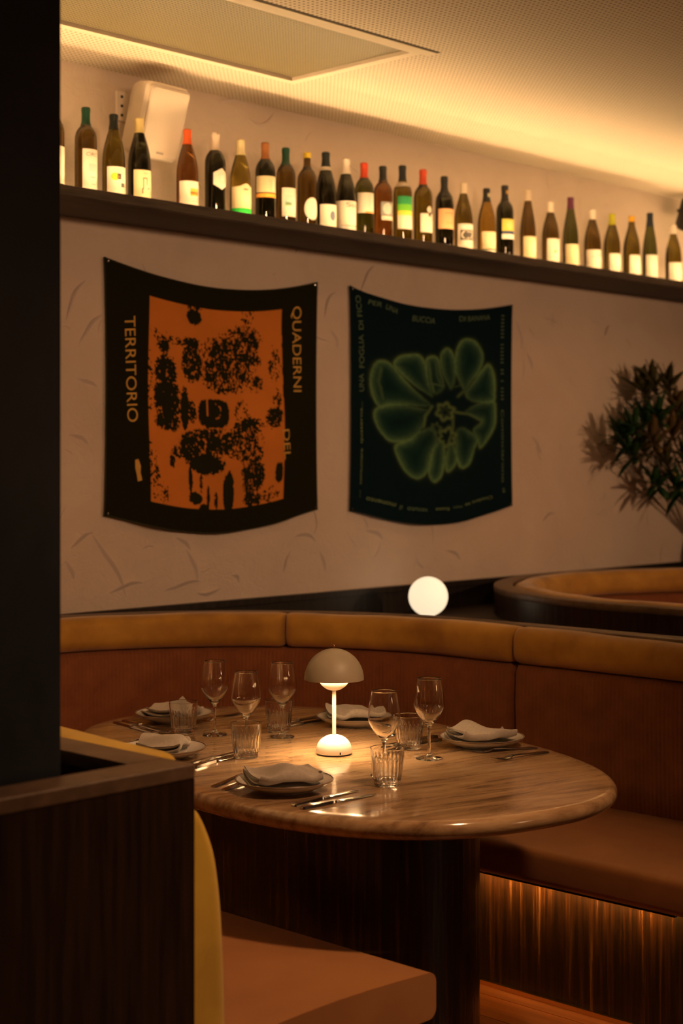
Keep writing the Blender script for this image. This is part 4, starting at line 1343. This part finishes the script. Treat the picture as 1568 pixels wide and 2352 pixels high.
def print2(u, v):
    col = np.zeros(u.shape + (3,))
    col[:] = (.0025, .012, .017)
    # cloth coordinates -> drawing coordinates of the flower, linear over the cloth
    q0, q1 = c2.uv_px(*pz([(250, 1160)])[0]), c2.uv_px(*pz([(1290, 1160)])[0])
    t0, t1 = c2.uv_px(*pz([(850, 565)])[0]), c2.uv_px(*pz([(850, 1735)])[0])
    zx = 250 + (u - q0[0]) / (q1[0] - q0[0]) * 1040
    zy = 565 + (v - t0[1]) / (t1[1] - t0[1]) * 1170
    zx = zx + 14 * (fbm(u * 12, v * 12, 61) - .5)
    zy = zy + 14 * (fbm(u * 12, v * 12, 71) - .5)
    grain = .75 + .5 * fbm(u * 90, v * 90, 81, 2)
    glow = np.zeros(u.shape)
    teal = np.zeros(u.shape)
    cov = np.zeros(u.shape, bool)
    for i, p in enumerate(PET):
        d, ins = poly_dist(zx, zy, smooth_poly(p))
        rad = np.hypot(zx - CEN[0], zy - CEN[1]) / 500
        k = np.where(ins, np.exp(-d / 30), np.exp(-d / 10) * .75)
        k2 = np.where(ins, np.exp(-d / 75), 0)
        wgt = np.clip(rad * 1.35, .10, 1.2) * (.72 + .5 * fbm(u * 7 + i * 3, v * 7, 91))
        glow = np.maximum(glow, k * wgt)
        teal = np.maximum(teal, k2 * wgt)
    for (cx_, cy_, r0, wd, st_) in ((850, 1160, 62, 18, .9), (850, 1165, 30, 8, .45), (862, 1372, 58, 18, .9), (770, 1300, 36, 12, .6)):
        rr_ = np.hypot((zx - cx_), (zy - cy_) * (.85 if cy_ > 1300 else 1)) + 10 * np.sin(6 * np.arctan2(zy - cy_, zx - cx_))
        glow = np.maximum(glow, st_ * np.exp(-((rr_ - r0) / wd) ** 2))
    def stroke(pts, wd, st_):
        nonlocal glow
        d = np.full(u.shape, 1e9)
        for (x1, y1), (x2, y2) in zip(pts[:-1], pts[1:]):
            dx, dy = x2 - x1, y2 - y1
            t_ = np.clip(((zx - x1) * dx + (zy - y1) * dy) / (dx * dx + dy * dy), 0, 1)
            d = np.minimum(d, np.hypot(zx - x1 - t_ * dx, zy - y1 - t_ * dy))
        glow = np.maximum(glow, st_ * np.exp(-(d / wd) ** 2))
    stroke([(660, 1290), (685, 1200), (740, 1120)], 14, .8)
    stroke([(920, 1165), (1040, 1195), (1150, 1270)], 13, .8)
    stroke([(910, 1210), (905, 1330), (860, 1440)], 12, .7)
    stroke([(700, 940), (740, 935), (850, 950)], 9, .7)
    stroke([(715, 760), (735, 900), (760, 1000)], 12, .7)
    stroke([(770, 740), (790, 880), (820, 930)], 8, .55)
    stroke([(940, 960), (1010, 940)], 8, .5)
    stroke([(960, 1040), (1010, 1000), (1035, 1060)], 14, .6)
    stroke([(330, 880), (310, 1000), (350, 1120)], 18, .55)
    g_ = (np.clip(glow, 0, 1) ** 1.25 * grain)[..., None]
    e_ = (np.clip(teal, 0, 1) * grain)[..., None]
    col += g_ * np.array((.105, .165, .050)) + e_ * np.array((.004, .042, .026))
    return col
h2 = cloth_object('printed_hanging', c2, 330, 400, print2, 'dark teal cloth hanging with a large glowing green flower')
S_, S2_ = 'print_sage', 'print_sage_light'
cloth_text(c2, h2, 'UNA', (836, 898), (835, 858), 11, S_)
cloth_text(c2, h2, 'FOGLIA', (836, 844), (834, 768), 11, S_)
cloth_text(c2, h2, 'DI', (834, 756), (833, 736), 10, S_)
cloth_text(c2, h2, 'FICO', (832, 726), (828, 678), 11, S_)
cloth_text(c2, h2, 'PER', (844, 698), (872, 706), 11, S_)
cloth_text(c2, h2, 'UNA', (880, 709), (909, 722), 12, S_)
cloth_text(c2, h2, 'BUCCIA', (945, 737), (997, 744), 13, S_)
cloth_text(c2, h2, 'DI', (1056, 738), (1070, 738), 12, S_)
cloth_text(c2, h2, 'BANANA', (1076, 738), (1129, 734), 12, S_)
cloth_text(c2, h2, 'Cominciarono', (1153, 941), (1155, 1108), 7, S_)
cloth_text(c2, h2, 'a', (1157, 1121), (1158, 1133), 8, S_)
cloth_text(c2, h2, '||||||| |||||| || | ||||', (1157, 724), (1155, 918), 5, S_)
cloth_text(c2, h2, 'quaterna...', (832, 1018), (832, 922), 6, S2_)
cloth_text(c2, h2, 'consumare', (829, 1112), (832, 1030), 5, S2_)
cloth_text(c2, h2, '...', (827, 1142), (827, 1126), 5, S2_)
cloth_text(c2, h2, 'Chiedersi', (1133, 1138), (1085, 1151), 7, S2_)
cloth_text(c2, h2, 'se', (1079, 1154), (1066, 1157), 7, S2_)
cloth_text(c2, h2, 'non', (1059, 1161), (1040, 1163), 7, S_)
cloth_text(c2, h2, 'fosse', (1032, 1165), (1001, 1167), 8, S2_)
cloth_text(c2, h2, 'venuto', (980, 1168), (932, 1164), 11, S_)
cloth_text(c2, h2, 'il', (922, 1161), (917, 1160), 11, S_)
cloth_text(c2, h2, 'momento', (908, 1156), (840, 1141), 11, S2_)

# ------------------------------------------------------------------ leafy branches in a dark vase
vx, vy = 7.56, 4.475
t = thing('branch_arrangement', 'dark green spiky leafed branches in a dark vase by the plaster wall', 'plant', (vx, vy, .861))
ob('vase', lathe_mesh('vase', catmull([(.0005, .0), (.055, 0), (.072, .02), (.085, .10), (.080, .19), (.055, .26), (.042, .30), (.050, .33)], 5) + [(.046, .33), (.038, .30), (.05, .25), (.0005, .24)], 40, angle=1), 'vase_dark', t)
# leaf: lanceolate blade with a folded midrib
lv, lf = [], []
NL = 7
for i in range(NL + 1):
    q = i / NL
    wd = .0205 * math.sin(PI * min(1, q * .93 + .07)) ** .8
    x_ = q * .150
    z_ = .010 * math.sin(q * 2.4)
    lv += [(x_, -wd, z_ + .003), (x_, 0, z_), (x_, wd, z_ + .003), (x_, 0, z_ + .0012)]
for i in range(NL):
    a = 4 * i
    lf += [(a, a + 1, a + 5, a + 4), (a + 1, a + 2, a + 6, a + 5), (a + 2, a + 3, a + 7, a + 6), (a + 3, a, a + 4, a + 7)]
lf += [(0, 3, 2, 1), (4 * NL, 4 * NL + 1, 4 * NL + 2, 4 * NL + 3)]
leafm = {}
for nm in ('leaf_green', 'leaf_olive', 'leaf_brown'):
    d = me('leaf', lv, lf, True)
    d.materials.append(M[nm])
    leafm[nm] = d
rl = random.Random(12)
clusters = [((1428, 1005), 'leaf_green', -.10, 19), ((1440, 1040), 'leaf_green', -.2, 17), ((1452, 985), 'leaf_green', -.3, 17), ((1478, 968), 'leaf_green', -.15, 19), ((1505, 955), 'leaf_green', -.3, 19),
            ((1470, 895), 'leaf_olive', .02, 16), ((1495, 880), 'leaf_olive', -.1, 18), ((1530, 880), 'leaf_olive', -.05, 18), ((1548, 930), 'leaf_brown', -.3, 14), ((1495, 1015), 'leaf_brown', -.4, 14), ((1540, 1000), 'leaf_brown', -.35, 14),
            ((1500, 1110), 'leaf_green', -.12, 18), ((1525, 1065), 'leaf_olive', -.2, 16), ((1548, 1120), 'leaf_green', -.2, 18), ((1470, 1030), 'leaf_olive', -.25, 14), ((1560, 960), 'leaf_green', -.1, 16), ((1575, 1060), 'leaf_green', -.15, 16)]
for (pp, mt, dy, nl) in clusters:
    Yc = vy + .01 + dy * .32
    X, Z = px_wall(pp[0], pp[1], Yc)
    tip = Vector((X - vx, Yc - vy, Z - .861))
    a = Vector((0, 0, .27))
    out_dir = (tip - Vector((0, -.05, .25))).normalized()
    mid = a.lerp(tip, .5) + Vector((0, 0, .06))
    pts = []
    for i in range(9):
        q = i / 8
        pts.append(a * (1 - q) ** 2 + mid * 2 * q * (1 - q) + tip * q * q)
    bv, bf = tube(pts, [.005 - .0025 * i / 8 for i in range(9)], 6)
    br = ob('branch', me('branch', bv, bf, True), 'branch_bark', t)
    ax = (pts[-1] - pts[-3]).normalized()
    s1 = ax.cross(Vector((.3, .5, .8))).normalized()
    s2 = ax.cross(s1)
    for k in range(nl):
        al = 2.4 * k
        q = k / nl
        pos = pts[-1] - ax * (.10 * (1 - q)) + ax * .01
        sp_a = math.radians(78 - 58 * q + rl.uniform(-12, 12))
        dr = (ax * math.cos(sp_a) + (s1 * math.cos(al) + s2 * math.sin(al)) * math.sin(sp_a)).normalized()
        sc = rl.uniform(.75, 1.15)
        room = YW - .035 - vy - pos.y
        if dr.y * .15 * sc > room:
            dr.y = room / (.15 * sc) * .8 if room > 0 else -.2
            dr.normalize()
        rot = dr.to_track_quat('X', 'Z').to_euler()
        ob('leaf', leafm[mt], None, br, pos, rot, (sc, sc * rl.uniform(.8, 1.2), sc))
